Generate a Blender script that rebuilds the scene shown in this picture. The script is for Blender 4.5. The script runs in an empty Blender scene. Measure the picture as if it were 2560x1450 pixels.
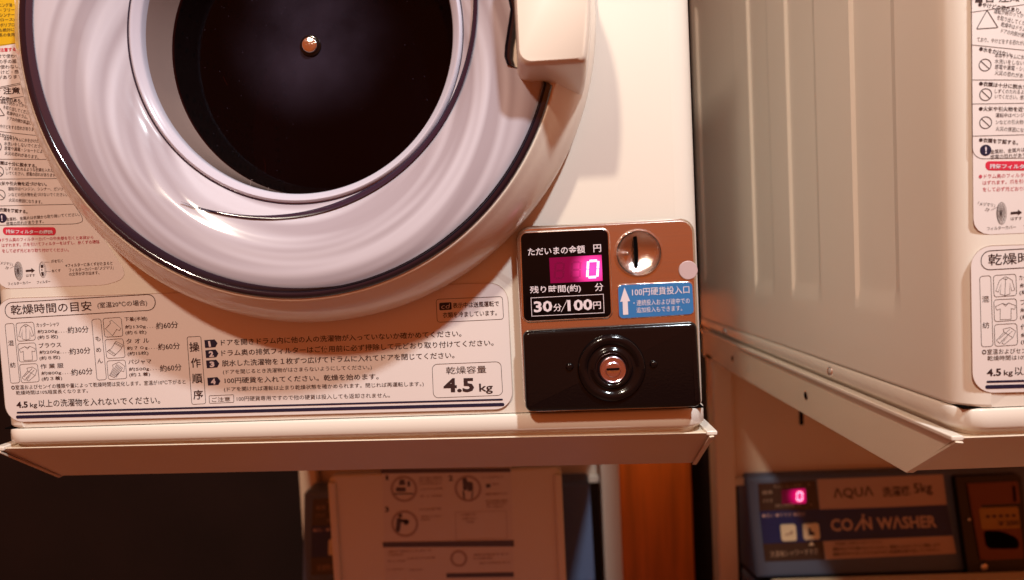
import bpy, bmesh, math, random
import numpy as np
from mathutils import Vector, Matrix
random.seed(7)
SC = bpy.context.scene
COL = SC.collection
# ---------------------------------------------------------------- camera
FPX = 1600.0; CAMD = 0.56
_c2 = Vector((60/FPX, 77/FPX, -1)).normalized()
_c3 = Vector((-.0475, 1, 0)); _c3 = (_c3 - _c3.dot(_c2)*_c2).normalized()
_c1 = _c2.cross(_c3)
ROT = Matrix((_c1, _c2, _c3))                    # world = ROT @ camera vector
CAMP = Vector((0, -CAMD, 0))
cam = bpy.data.cameras.new('camera'); camo = bpy.data.objects.new('camera', cam); COL.objects.link(camo)
camo.matrix_world = Matrix.Translation(CAMP) @ ROT.to_4x4()
cam.sensor_width = 36; cam.lens = 36*FPX/2560; cam.clip_start = .02; cam.clip_end = 60
cam.dof.use_dof = True; cam.dof.focus_distance = .562; cam.dof.aperture_fstop = 3.6
SC.camera = camo
# ---------------------------------------------------------------- world (the warm dim room) and lamps
W = bpy.data.worlds.new('World'); SC.world = W; W.use_nodes = True
nt = W.node_tree; nt.nodes.clear()
out = nt.nodes.new('ShaderNodeOutputWorld'); bg = nt.nodes.new('ShaderNodeBackground')
tc = nt.nodes.new('ShaderNodeTexCoord'); sx = nt.nodes.new('ShaderNodeSeparateXYZ'); cr = nt.nodes.new('ShaderNodeValToRGB')
mr = nt.nodes.new('ShaderNodeMapRange'); mr.inputs[1].default_value = -1; mr.inputs[2].default_value = 1
nt.links.new(tc.outputs['Generated'], sx.inputs[0]); nt.links.new(sx.outputs[2], mr.inputs[0]); nt.links.new(mr.outputs[0], cr.inputs[0])
nt.links.new(cr.outputs[0], bg.inputs[0]); nt.links.new(bg.outputs[0], out.inputs[0])
e = cr.color_ramp.elements; e[0].position = .25; e[0].color = (.16, .066, .030, 1); e[1].position = .80; e[1].color = (.38, .078, .019, 1)
el = e.new(.46); el.color = (.36, .072, .018, 1)
bg.inputs[1].default_value = 1.0
def area(name, loc, tgt, size, power, colr):
    l = bpy.data.lights.new(name, 'AREA'); l.shape = 'DISK'; l.size = size; l.energy = power; l.color = colr
    o = bpy.data.objects.new(name, l); COL.objects.link(o); o.location = loc
    o.rotation_euler = (Vector(tgt)-Vector(loc)).to_track_quat('-Z', 'Y').to_euler(); return o
def spot(name, loc, tgt, ang, size, power, colr):
    l = bpy.data.lights.new(name, 'SPOT'); l.spot_size = math.radians(ang); l.spot_blend = 1; l.shadow_soft_size = size; l.energy = power; l.color = colr
    o = bpy.data.objects.new(name, l); COL.objects.link(o); o.location = loc
    o.rotation_euler = (Vector(tgt)-Vector(loc)).to_track_quat('-Z', 'Y').to_euler(); return o
spot('ceiling_downlight_right', (.58, -.95, 1.36), (-.03, 0, .12), 62, .05, 118, (.90, 1, 1.05))
area('ceiling_lamp_left', (-.66, -2.0, 1.85), (0, 0, 0), .16, 42, (1, .87, .69))
area('added_panel_lamp', (.235, .84, -.16), (.26, 1.1, -.55), .05, .55, (1, .62, .34))  # unseen lamp added to brighten the wood panel
SC.view_settings.view_transform = 'Standard'; SC.view_settings.look = 'None'; SC.view_settings.exposure = .1; SC.view_settings.gamma = 1
SC.render.engine = 'CYCLES'; SC.cycles.use_denoising = True
SC.cycles.max_bounces = 8; SC.cycles.caustics_reflective = False; SC.cycles.caustics_refractive = False
SC.cycles.sample_clamp_indirect = 4
# ---------------------------------------------------------------- photo pixel (2560 x 1450) -> point on a vertical plane of the place
def bp(p, Y=0.):
    d = ROT @ Vector(((p[0]-1280)/FPX, (725-p[1])/FPX, -1)); t = (Y-CAMP.y)/d.y; q = CAMP+t*d; return (q.x, q.z)
DX, DY, DZ = .820, -.058, .005                    # second dryer relative to the first
def Qp(p):
    x, z = bp(p, DY); return (x-DX, z-DZ)
# ---------------------------------------------------------------- materials
def mat(name, col, rough=.5, metal=0, coat=0, bump=0, bscale=300, var=0, vscale=8, spec=.5, stretch=None, vcol=None, crough=.05):
    m = bpy.data.materials.new(name); m.use_nodes = True; n = m.node_tree; b = n.nodes['Principled BSDF']
    b.inputs['Base Color'].default_value = (*col, 1); b.inputs['Roughness'].default_value = rough; b.inputs['Metallic'].default_value = metal
    b.inputs['Coat Weight'].default_value = coat; b.inputs['Coat Roughness'].default_value = crough; b.inputs['Specular IOR Level'].default_value = spec
    if bump or var:
        t = n.nodes.new('ShaderNodeTexCoord'); mp = n.nodes.new('ShaderNodeMapping'); n.links.new(t.outputs['Object'], mp.inputs[0])
        if stretch: mp.inputs['Scale'].default_value = stretch
    if var:
        z = n.nodes.new('ShaderNodeTexNoise'); z.inputs['Scale'].default_value = vscale; z.inputs['Detail'].default_value = 4
        n.links.new(mp.outputs[0], z.inputs['Vector'])
        mx = n.nodes.new('ShaderNodeMix'); mx.data_type = 'RGBA'
        c2 = vcol or tuple(c*(1-var) for c in col)
        mx.inputs[6].default_value = (*col, 1); mx.inputs[7].default_value = (*c2, 1)
        rp = n.nodes.new('ShaderNodeValToRGB'); rp.color_ramp.elements[0].position = .35; rp.color_ramp.elements[1].position = .7
        n.links.new(z.outputs[0], rp.inputs[0]); n.links.new(rp.outputs[0], mx.inputs[0]); n.links.new(mx.outputs[2], b.inputs['Base Color'])
        mr = n.nodes.new('ShaderNodeMapRange'); mr.inputs[3].default_value = rough*.85; mr.inputs[4].default_value = min(1, rough*1.25)
        n.links.new(z.outputs[0], mr.inputs[0]); n.links.new(mr.outputs[0], b.inputs['Roughness'])
    if bump:
        z = n.nodes.new('ShaderNodeTexNoise'); z.inputs['Scale'].default_value = bscale; z.inputs['Detail'].default_value = 2
        n.links.new(mp.outputs[0], z.inputs['Vector'])
        bm_ = n.nodes.new('ShaderNodeBump'); bm_.inputs['Strength'].default_value = bump; bm_.inputs['Distance'].default_value = .001
        n.links.new(z.outputs[0], bm_.inputs['Height']); n.links.new(bm_.outputs[0], b.inputs['Normal'])
    return m
def drum_mat():
    m = mat('perforated_drum', (.34, .24, .2), .5, metal=.3); n = m.node_tree; b = n.nodes['Principled BSDF']
    t = n.nodes.new('ShaderNodeTexCoord'); v = n.nodes.new('ShaderNodeTexVoronoi'); v.inputs['Scale'].default_value = 60; v.inputs['Randomness'].default_value = 0
    n.links.new(t.outputs['Object'], v.inputs['Vector']); r = n.nodes.new('ShaderNodeValToRGB'); r.color_ramp.elements[0].position = .22; r.color_ramp.elements[1].position = .28
    r.color_ramp.elements[0].color = (.01, .005, .005, 1); r.color_ramp.elements[1].color = (.34, .24, .2, 1)
    n.links.new(v.outputs['Distance'], r.inputs[0]); n.links.new(r.outputs[0], b.inputs['Base Color']); return m
def emis(m, col, s):
    b = m.node_tree.nodes['Principled BSDF']; b.inputs['Emission Color'].default_value = (*col, 1); b.inputs['Emission Strength'].default_value = s; return m
M = {}
M['cream'] = mat('cream_enamel', (.80, .725, .635), .32, coat=.35, bump=.05, bscale=900, var=.05, vscale=3, crough=.12)
M['sheet'] = mat('label_film', (.78, .69, .66), .30, coat=.3, var=.03, vscale=5, crough=.15)
M['beige'] = mat('beige_powder_coat', (.76, .64, .50), .38, bump=.25, bscale=700, var=.08, vscale=6)
def lens_mat():
    m = mat('door_plastic', (.50, .43, .47), .12, coat=1, crough=.03); n = m.node_tree; b = n.nodes['Principled BSDF']; L = n.links.new
    t = n.nodes.new('ShaderNodeTexCoord'); mp = n.nodes.new('ShaderNodeMapping'); L(t.outputs['Object'], mp.inputs[0]); s_ = n.nodes.new('ShaderNodeSeparateXYZ'); L(mp.outputs[0], s_.inputs[0])
    mp.inputs['Location'].default_value = (-(-.187-(-.17665)), 0, -(.192+.16))
    a = n.nodes.new('ShaderNodeMath'); a.operation = 'ARCTAN2'; L(s_.outputs[2], a.inputs[0]); L(s_.outputs[0], a.inputs[1])
    ln = n.nodes.new('ShaderNodeVectorMath'); ln.operation = 'LENGTH'; c0 = n.nodes.new('ShaderNodeCombineXYZ'); L(s_.outputs[0], c0.inputs[0]); L(s_.outputs[2], c0.inputs[2]); L(c0.outputs[0], ln.inputs[0])
    sp = n.nodes.new('ShaderNodeMath'); sp.operation = 'MULTIPLY_ADD'; sp.inputs[1].default_value = 52; L(ln.outputs['Value'], sp.inputs[0])
    m2 = n.nodes.new('ShaderNodeMath'); m2.operation = 'MULTIPLY'; m2.inputs[1].default_value = 2.6; sn0 = n.nodes.new('ShaderNodeMath'); sn0.operation = 'SINE'; L(a.outputs[0], sn0.inputs[0]); L(sn0.outputs[0], m2.inputs[0]); L(m2.outputs[0], sp.inputs[2])
    sn = n.nodes.new('ShaderNodeMath'); sn.operation = 'SINE'; L(a.outputs[0], sn.inputs[0]); cs = n.nodes.new('ShaderNodeMath'); cs.operation = 'COSINE'; L(a.outputs[0], cs.inputs[0])
    cv = n.nodes.new('ShaderNodeCombineXYZ'); h1 = n.nodes.new('ShaderNodeMath'); h1.operation = 'MULTIPLY'; h1.inputs[1].default_value = .45; L(sn.outputs[0], h1.inputs[0]); h2 = n.nodes.new('ShaderNodeMath'); h2.operation = 'MULTIPLY'; h2.inputs[1].default_value = .45; L(cs.outputs[0], h2.inputs[0]); L(h1.outputs[0], cv.inputs[0]); L(h2.outputs[0], cv.inputs[1]); L(sp.outputs[0], cv.inputs[2])
    z = n.nodes.new('ShaderNodeTexNoise'); z.inputs['Scale'].default_value = 1.5; z.inputs['Detail'].default_value = 1; L(cv.outputs[0], z.inputs['Vector'])
    r = n.nodes.new('ShaderNodeValToRGB'); r.color_ramp.elements[0].position = .38; r.color_ramp.elements[0].color = (.38, .33, .37, 1); r.color_ramp.elements[1].position = .62; r.color_ramp.elements[1].color = (.58, .54, .60, 1)
    L(z.outputs[0], r.inputs[0]); L(r.outputs[0], b.inputs['Base Color'])
    bu = n.nodes.new('ShaderNodeBump'); bu.inputs['Strength'].default_value = .5; bu.inputs['Distance'].default_value = .003; L(z.outputs[0], bu.inputs['Height']); L(bu.outputs[0], b.inputs['Normal']); L(bu.outputs[0], b.inputs['Coat Normal'])
    return m
M['lens'] = lens_mat()
M['bowl'] = mat('smoky_bowl', (.34, .23, .20), .12, coat=1)
M['ring'] = mat('inner_rim_plastic', (.56, .52, .60), .14, coat=1)
M['frame'] = mat('door_frame_plastic', (.80, .69, .58), .28, coat=.5, crough=.08)
M['trim'] = mat('smoked_trim', (.006, .005, .012), .12, coat=1, crough=.03)
M['navy'] = mat('navy_smoked_plastic', (.035, .028, .055), .15, coat=1)
M['ink'] = mat('dark_brown_ink', (.035, .014, .014), .5)
M['inkn'] = mat('navy_ink', (.012, .010, .035), .45)
M['inkr'] = mat('red_ink', (.62, .02, .05), .5)
M['inkrt'] = mat('red_text_ink', (.50, .06, .09), .5)
M['yellow'] = mat('yellow_print', (.72, .42, .01), .4)
M['white'] = mat('white_print', (.72, .62, .66), .5)
M['steel'] = mat('brushed_steel', (.92, .84, .76), .22, metal=1, bump=.06, bscale=90, var=.10, vscale=30, stretch=(1, 1, 40))
M['chrome'] = mat('polished_steel', (.85, .78, .74), .14, metal=1, bump=.35, bscale=500)
M['dish'] = mat('grainy_pressed_steel', (.85, .78, .74), .20, metal=1, bump=.35, bscale=900)
M['blackgloss'] = mat('black_gloss_panel', (.002, .0015, .002), .06, spec=.3)
M['black'] = mat('black_enamel', (.003, .0025, .003), .14, bump=.12, bscale=500, spec=.45)
M['dark'] = mat('dark_void', (.0015, .001, .001), .9, spec=.05)
M['blue'] = mat('blue_label', (.03, .17, .42), .35, coat=.2)
M['greyplug'] = mat('pale_plug', (.52, .38, .38), .45)
M['lock'] = mat('lock_metal', (.80, .62, .72), .22, metal=1)
M['gasket'] = mat('dark_gasket_and_reflection', (.02, .012, .03), .2, coat=.8)
M['greyblue'] = mat('blue_grey_plastic', (.085, .12, .21), .5, bump=.2, bscale=500, var=.06)
M['blackp'] = mat('black_print', (.03, .02, .018), .3, coat=.3)
M['navyp'] = mat('navy_print', (.006, .02, .11), .35)
M['tanp'] = mat('tan_print', (.50, .36, .30), .5)
M['sand'] = mat('sand_print', (.74, .66, .48), .5)
M['paper'] = mat('instruction_paper', (.70, .62, .48), .55)
M['brownp'] = mat('brown_print_and_edge_shade', (.42, .30, .22), .6)
M['orangep'] = mat('orange_metal', (.15, .05, .025), .4, metal=.3)
M['yelp'] = mat('ochre_print', (.34, .20, .04), .5)
M['wood'] = mat('orange_wood', (.95, .23, .03), .45, var=.35, vscale=5, stretch=(8, 1, .6), coat=.2, bump=.1, bscale=80)
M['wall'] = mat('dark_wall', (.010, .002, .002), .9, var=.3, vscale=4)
M['floor'] = mat('brown_floor', (.34, .17, .10), .35, var=.2, vscale=3)
M['drum'] = drum_mat()
M['pink'] = mat('beige_leg_paint', (.72, .60, .46), .4, bump=.2, bscale=600)
# LED window: glows, brightest round the lit digit
def led_mat(name, centre, rad, lo, hi, k):
    m = bpy.data.materials.new(name); m.use_nodes = True; n = m.node_tree; b = n.nodes['Principled BSDF']
    b.inputs['Base Color'].default_value = (.10, .0, .02, 1); b.inputs['Roughness'].default_value = .25
    g = n.nodes.new('ShaderNodeTexCoord'); s = n.nodes.new('ShaderNodeVectorMath'); s.operation = 'DISTANCE'
    s.inputs[1].default_value = centre; n.links.new(g.outputs['Object'], s.inputs[0])
    r = n.nodes.new('ShaderNodeMapRange'); r.interpolation_type = 'SMOOTHSTEP'; r.inputs[1].default_value = 0; r.inputs[2].default_value = rad; r.inputs[3].default_value = 1; r.inputs[4].default_value = 0
    n.links.new(s.outputs['Value'], r.inputs[0])
    mx = n.nodes.new('ShaderNodeMix'); mx.data_type = 'RGBA'; mx.inputs[6].default_value = (*lo, 1); mx.inputs[7].default_value = (*hi, 1)
    n.links.new(r.outputs[0], mx.inputs[0]); n.links.new(mx.outputs[2], b.inputs['Emission Color']); b.inputs['Emission Strength'].default_value = k
    return m
M['digit'] = emis(mat('lit_segment', (.9, .5, .6), .5), (1, .40, .60), 2.2)
M['barp'] = mat('faded_black_print', (.10, .07, .06), .5)
M['lint'] = mat('lint_grey', (.22, .17, .17), .8)
M['ghost'] = emis(mat('unlit_segment', (.05, .0, .01), .4), (.10, 0, .018), 1); M['ghost'].node_tree.nodes['Principled BSDF'].inputs['Alpha'].default_value = .28
# dark window glass: sees dimly into the drum, scuffed round the centre stud
def window_mat():
    m = bpy.data.materials.new('smoked_window'); m.use_nodes = True; n = m.node_tree; n.nodes.remove(n.nodes['Principled BSDF'])
    o = n.nodes['Material Output']
    tr = n.nodes.new('ShaderNodeBsdfTransparent'); tr.inputs[0].default_value = (.32, .11, .075, 1)
    gl = n.nodes.new('ShaderNodeBsdfGlossy'); gl.inputs['Roughness'].default_value = .045; gl.inputs[0].default_value = (.9, .85, .9, 1)
    di = n.nodes.new('ShaderNodeBsdfDiffuse'); di.inputs[0].default_value = (.10, .075, .12, 1)
    fr = n.nodes.new('ShaderNodeFresnel'); fr.inputs[0].default_value = 1.45
    t = n.nodes.new('ShaderNodeTexCoord'); z = n.nodes.new('ShaderNodeTexNoise'); z.inputs['Scale'].default_value = 9; z.inputs['Detail'].default_value = 9
    n.links.new(t.outputs['Object'], z.inputs['Vector'])
    ds = n.nodes.new('ShaderNodeVectorMath'); ds.operation = 'DISTANCE'; ds.inputs[1].default_value = (.0, -.004, .012); n.links.new(t.outputs['Object'], ds.inputs[0])
    mr = n.nodes.new('ShaderNodeMapRange'); mr.interpolation_type = 'SMOOTHSTEP'; mr.inputs[1].default_value = .0; mr.inputs[2].default_value = .085; mr.inputs[3].default_value = .52; mr.inputs[4].default_value = .012
    n.links.new(ds.outputs['Value'], mr.inputs[0])
    mu = n.nodes.new('ShaderNodeMath'); mu.operation = 'MULTIPLY'
    pw = n.nodes.new('ShaderNodeMapRange'); pw.inputs[1].default_value = .30; pw.inputs[2].default_value = .80
    n.links.new(z.outputs[0], pw.inputs[0]); n.links.new(pw.outputs[0], mu.inputs[0]); n.links.new(mr.outputs[0], mu.inputs[1])
    # dust specks
    v = n.nodes.new('ShaderNodeTexVoronoi'); v.inputs['Scale'].default_value = 170; n.links.new(t.outputs['Object'], v.inputs['Vector'])
    lt = n.nodes.new('ShaderNodeMath'); lt.operation = 'LESS_THAN'; lt.inputs[1].default_value = .045; n.links.new(v.outputs['Distance'], lt.inputs[0])
    ls = n.nodes.new('ShaderNodeMath'); ls.operation = 'MULTIPLY'; ls.inputs[1].default_value = .5; n.links.new(lt.outputs[0], ls.inputs[0])
    ad = n.nodes.new('ShaderNodeMath'); ad.operation = 'MAXIMUM'; n.links.new(mu.outputs[0], ad.inputs[0]); n.links.new(ls.outputs[0], ad.inputs[1])
    m1 = n.nodes.new('ShaderNodeMixShader'); n.links.new(ad.outputs[0], m1.inputs[0]); n.links.new(tr.outputs[0], m1.inputs[1]); n.links.new(di.outputs[0], m1.inputs[2])
    m2 = n.nodes.new('ShaderNodeMixShader'); fm = n.nodes.new('ShaderNodeMath'); fm.operation = 'MULTIPLY'; fm.inputs[1].default_value = .35
    n.links.new(fr.outputs[0], fm.inputs[0]); n.links.new(fm.outputs[0], m2.inputs[0]); n.links.new(m1.outputs[0], m2.inputs[1]); n.links.new(gl.outputs[0], m2.inputs[2])
    n.links.new(m2.outputs[0], o.inputs[0]); return m
M['window'] = window_mat()
# ---------------------------------------------------------------- object helpers
ORG = Vector((0, 0, 0))
def link(name, me, parent=None, local=False):
    o = bpy.data.objects.new(name, me); COL.objects.link(o)
    if parent is not None: o.parent = parent
    return o
def mesh(name, V, F, m, parent=None, smooth=None, bevel=0, segs=3, origin=None):
    """V in world metres; the thing's own base point ORG is taken off, so parts sit under their Empty."""
    off = Vector(origin) if origin is not None else ORG
    me = bpy.data.meshes.new(name); me.from_pydata([tuple(Vector(v)-off) for v in V], [], F)
    bm = bmesh.new(); bm.from_mesh(me); bmesh.ops.remove_doubles(bm, verts=bm.verts, dist=1e-7)
    if len(bm.faces) > 1: bmesh.ops.recalc_face_normals(bm, faces=bm.faces)
    bm.to_mesh(me); bm.free()
    me.materials.append(M[m] if isinstance(m, str) else m)
    if smooth is not None:
        for p in me.polygons: p.use_smooth = True
        me.set_sharp_from_angle(angle=math.radians(smooth))
    o = link(name, me, parent)
    if origin is not None: o.location = off-ORG
    if bevel:
        b = o.modifiers.new('bevel', 'BEVEL'); b.width = bevel; b.segments = segs; b.limit_method = 'ANGLE'; b.angle_limit = math.radians(40); b.harden_normals = False
        for p in me.polygons: p.use_smooth = True
        if smooth is None: me.set_sharp_from_angle(angle=math.radians(60))
    return o
def empty(name, loc, label, cat, group=None):
    o = bpy.data.objects.new(name, None); COL.objects.link(o); o.location = loc; o.empty_display_size = .05
    o['label'] = label; o['category'] = cat
    if group: o['group'] = group
    return o
def box(x0, x1, y0, y1, z0, z1):
    V = [(x, y, z) for x in (x0, x1) for y in (y0, y1) for z in (z0, z1)]
    F = [(0, 1, 3, 2), (4, 6, 7, 5), (0, 4, 5, 1), (2, 3, 7, 6), (0, 2, 6, 4), (1, 5, 7, 3)]
    return V, F
def rpoly(pts, r, n=5):
    """rounded polygon through the corners pts"""
    o = []; k = len(pts)
    rs = r if isinstance(r, (list, tuple)) else [r]*k
    for i in range(k):
        a, b, c = (Vector(pts[i-1]), Vector(pts[i]), Vector(pts[(i+1) % k])); rr = rs[i]
        if rr <= 0: o.append(tuple(b)); continue
        u = (a-b); v = (c-b); ru = min(rr, u.length*.5); rv = min(rr, v.length*.5)
        p0 = b+u.normalized()*ru; p2 = b+v.normalized()*rv
        for j in range(n+1):
            t = j/n*math.pi/2; s = 1-math.sin(t); q = 1-math.cos(t)
            o.append(tuple(b+(p0-b)*s+(p2-b)*q))
    return o
def area2(p): return sum(p[i-1][0]*p[i][1]-p[i][0]*p[i-1][1] for i in range(len(p)))/2
def inset(p, d):
    s = 1 if area2(p) > 0 else -1; k = len(p); o = []
    for i in range(k):
        a, b, c = Vector(p[i-1]), Vector(p[i]), Vector(p[(i+1) % k])
        e1 = (b-a); e2 = (c-b)
        if e1.length < 1e-9: e1 = e2
        if e2.length < 1e-9: e2 = e1
        e1 = e1.normalized(); e2 = e2.normalized()
        n1 = Vector((-e1.y, e1.x))*s; n2 = Vector((-e2.y, e2.x))*s; nn = n1+n2
        nn = nn/max(nn.length_squared/2, .3) if nn.length > 1e-6 else n1
        o.append(tuple(b+nn*d))
    return o
def plate(name, pts, y0, y1, m, parent, bevel=0, **k):
    """solid plate with outline pts in x,z from depth y0 (front) to y1 (back)"""
    n = len(pts); V = [(x, y0, z) for x, z in pts]+[(x, y1, z) for x, z in pts]
    F = [tuple(range(n)), tuple(range(2*n-1, n-1, -1))]+[(i, (i+1) % n, n+(i+1) % n, n+i) for i in range(n)]
    return mesh(name, V, F, m, parent, bevel=bevel, **k)
def pillow(name, pts, prof, m, parent, **k):
    """stack of inset outlines: prof = [(inset, y), ...] from back to front, last one capped"""
    n = len(pts); V = []; F = []
    for d, y in prof: V += [(x, y, z) for x, z in (inset(pts, d) if d else pts)]
    for j in range(len(prof)-1):
        for i in range(n): F.append((j*n+i, j*n+(i+1) % n, (j+1)*n+(i+1) % n, (j+1)*n+i))
    if k.pop('cap', True): F.append(tuple(range((len(prof)-1)*n, len(prof)*n)))
    return mesh(name, V, F, m, parent, smooth=k.pop('smooth', 50), **k)
def sheetp(name, pts, y, m, parent):
    return mesh(name, [(x, y, z) for x, z in pts], [tuple(range(len(pts)))], m, parent)
def strokes(name, paths, w, y, m, parent, yf=None, split=False):
    """flat printed lines; each path a list of (x, z), closed if the last flag is True"""
    if split and len(paths) > 1:
        for q in paths: strokes(name, [q], w, y, m, parent, yf)
        return
    V = []; F = []
    yy = yf or (lambda x, z: y)
    for path, closed in paths:
        p = [Vector(a) for a in path]; k = len(p); b = len(V)
        for i in range(k):
            a = p[i-1] if (i or closed) else p[i]; c = p[(i+1) % k] if (i < k-1 or closed) else p[i]
            e1 = (p[i]-a); e2 = (c-p[i])
            if e1.length < 1e-9: e1 = e2
            if e2.length < 1e-9: e2 = e1
            e1 = e1.normalized(); e2 = e2.normalized(); nn = Vector((-(e1.y+e2.y), e1.x+e2.x))
            nn = nn/max(nn.length_squared/2, .35)
            for s in (-.5, .5):
                q = p[i]+nn*s*w; V.append((q.x, yy(q.x, q.y), q.y))
        for i in range(k if closed else k-1):
            j = (i+1) % k; F.append((b+2*i, b+2*j, b+2*j+1, b+2*i+1))
    me = bpy.data.meshes.new(name); me.from_pydata([tuple(Vector(v)-ORG) for v in V], [], F); me.materials.append(M[m])
    return link(name, me, parent)
_cache = {}
def glyphs(s, bold):
    if (s, bold) not in _cache:
        c = bpy.data.curves.new('t', 'FONT'); c.body = s; c.size = 1; c.resolution_u = 2; c.offset = bold
        o = bpy.data.objects.new('t', c); COL.objects.link(o)
        me = bpy.data.meshes.new_from_object(o.evaluated_get(bpy.context.evaluated_depsgraph_get()))
        n = len(me.vertices); a = np.empty(n*3); me.vertices.foreach_get('co', a); a = a.reshape(-1, 3)[:, :2]
        f = [tuple(p.vertices) for p in me.polygons]
        bpy.data.objects.remove(o); bpy.data.curves.remove(c); bpy.data.meshes.remove(me); _cache[(s, bold)] = (a, f)
    return _cache[(s, bold)]
def texts(name, items, y, m, parent, yf=None, skew=0):
    """items: (string, bottom-left (x,z), bottom-right (x,z), glyph height, bold) -> one mesh of print for each line"""
    for s, p0, p1, h, b in items:
        V = []; F = []
        a, f = glyphs(s, b); lo = a.min(0); hi = a.max(0); u = (a-lo)/(hi-lo)
        d = Vector(p1)-Vector(p0); up = Vector((-d.y, d.x)).normalized()*h; off = len(V)
        for q in u:
            x = p0[0]+d.x*q[0]+up.x*q[1]+skew*h*q[1]; z = p0[1]+d.y*q[0]+up.y*q[1]
            V.append((x, yf(x, z) if yf else y, z))
        F += [tuple(i+off for i in t) for t in f]
        me = bpy.data.meshes.new(name); me.from_pydata([tuple(Vector(v)-ORG) for v in V], [], F); me.materials.append(M[m]); link(name, me, parent)
def cap_hole(name, outer, hole, y, m, parent):
    bm = bmesh.new(); L = []
    for P in (outer, hole):
        v = [bm.verts.new(Vector((x, y, z))-ORG) for x, z in P]; L += [bm.edges.new((v[i], v[(i+1) % len(v)])) for i in range(len(v))]
    bmesh.ops.triangle_fill(bm, edges=L, use_beauty=True); bmesh.ops.recalc_face_normals(bm, faces=bm.faces)
    me = bpy.data.meshes.new(name); bm.to_mesh(me); bm.free(); me.materials.append(M[m]); return link(name, me, parent)
def lathe(name, prof, c, m, parent, n=64, **k):
    """prof [(r, y)] about an axis along y through c=(x,z)"""
    V = []; F = []
    for r, y in prof:
        for i in range(n):
            t = 2*math.pi*i/n; V.append((c[0]+r*math.cos(t), y, c[1]+r*math.sin(t)))
    for j in range(len(prof)-1):
        for i in range(n): F.append((j*n+i, j*n+(i+1) % n, (j+1)*n+(i+1) % n, (j+1)*n+i))
    if prof[-1][0] > 0 and k.pop('cap', True): F.append(tuple(range((len(prof)-1)*n, len(prof)*n)))
    k.pop('cap', None)
    return mesh(name, V, F, m, parent, smooth=k.pop('smooth', 40), **k)
def circ(c, r, n=40, rz=None): return [(c[0]+r*math.cos(2*math.pi*i/n), c[1]+(rz or r)*math.sin(2*math.pi*i/n)) for i in range(n)]
# zoom windows of the photo in which details were measured
zA = lambda a, b, Y=0: bp((a/3.624, 720+b/3.624), Y)
zB = lambda a, b, Y=0: bp((460+a/3.048, 720+b/3.048), Y)
zC = lambda a, b, Y=0: bp((a/5.179, 440+b/5.179), Y)
zL = lambda a, b, Y=0: bp((a/2.014, b/2.014), Y)
zR = lambda a, b: Qp((2200+a/2.014, b/2.014))
zD = lambda a, b, Y=0: bp((1240+a/2.5, 520+b/2.5), Y)
zE = lambda a, b, Y=0: bp((1260+a/4.923, 540+b/4.923), Y)
zG5 = lambda a, b, Y=0: bp((1060+a/10.358, 700+b/10.358), Y)
zG4 = lambda a, b, Y=0: bp((1080+a/10.358, 900+b/10.358), Y)
PXM = CAMD/FPX
# ================================================================ DRYER
X0, X1, ZB, ZT, DEP = -.497, .1437, -.1365, .56, .80
def plan(x0, x1, y0, y1, r, n=7, ys=()):
    """rounded rectangle in plan, starting on the front edge at left, going round counterclockwise from above"""
    P = []
    for cx, cy, a0 in ((x1-r, y0+r, -90), (x1-r, y1-r, 0), (x0+r, y1-r, 90), (x0+r, y0+r, 180)):
        arc = [(cx+r*math.cos(math.radians(a0+90*i/n)), cy+r*math.sin(math.radians(a0+90*i/n))) for i in range(n+1)]
        if a0 == 0: P += [(x1, y) for y in ys]
        if a0 == 180: P += [(x0, y) for y in reversed(ys)]
        P += arc
    return P
def sstep(a, b, x):
    t = min(1, max(0, (x-a)/(b-a))); return t*t*(3-2*t)
def lin(a, b, x): return min(1, max(0, (x-a)/(b-a)))
GRO = ((.087, .160), (.245, .322), (.388, .460), (.535, .745))
def groove(y, z):
    g = 0
    for a, b in GRO: g = max(g, lin(a-.0055, a+.0055, y)*(1-lin(b-.0018, b+.0018, y)))
    return .0030*g*sstep(-.075, -.045, z)*(1-sstep(.44, .47, z))
DC = (-.187, .192)                      # door axis
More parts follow.
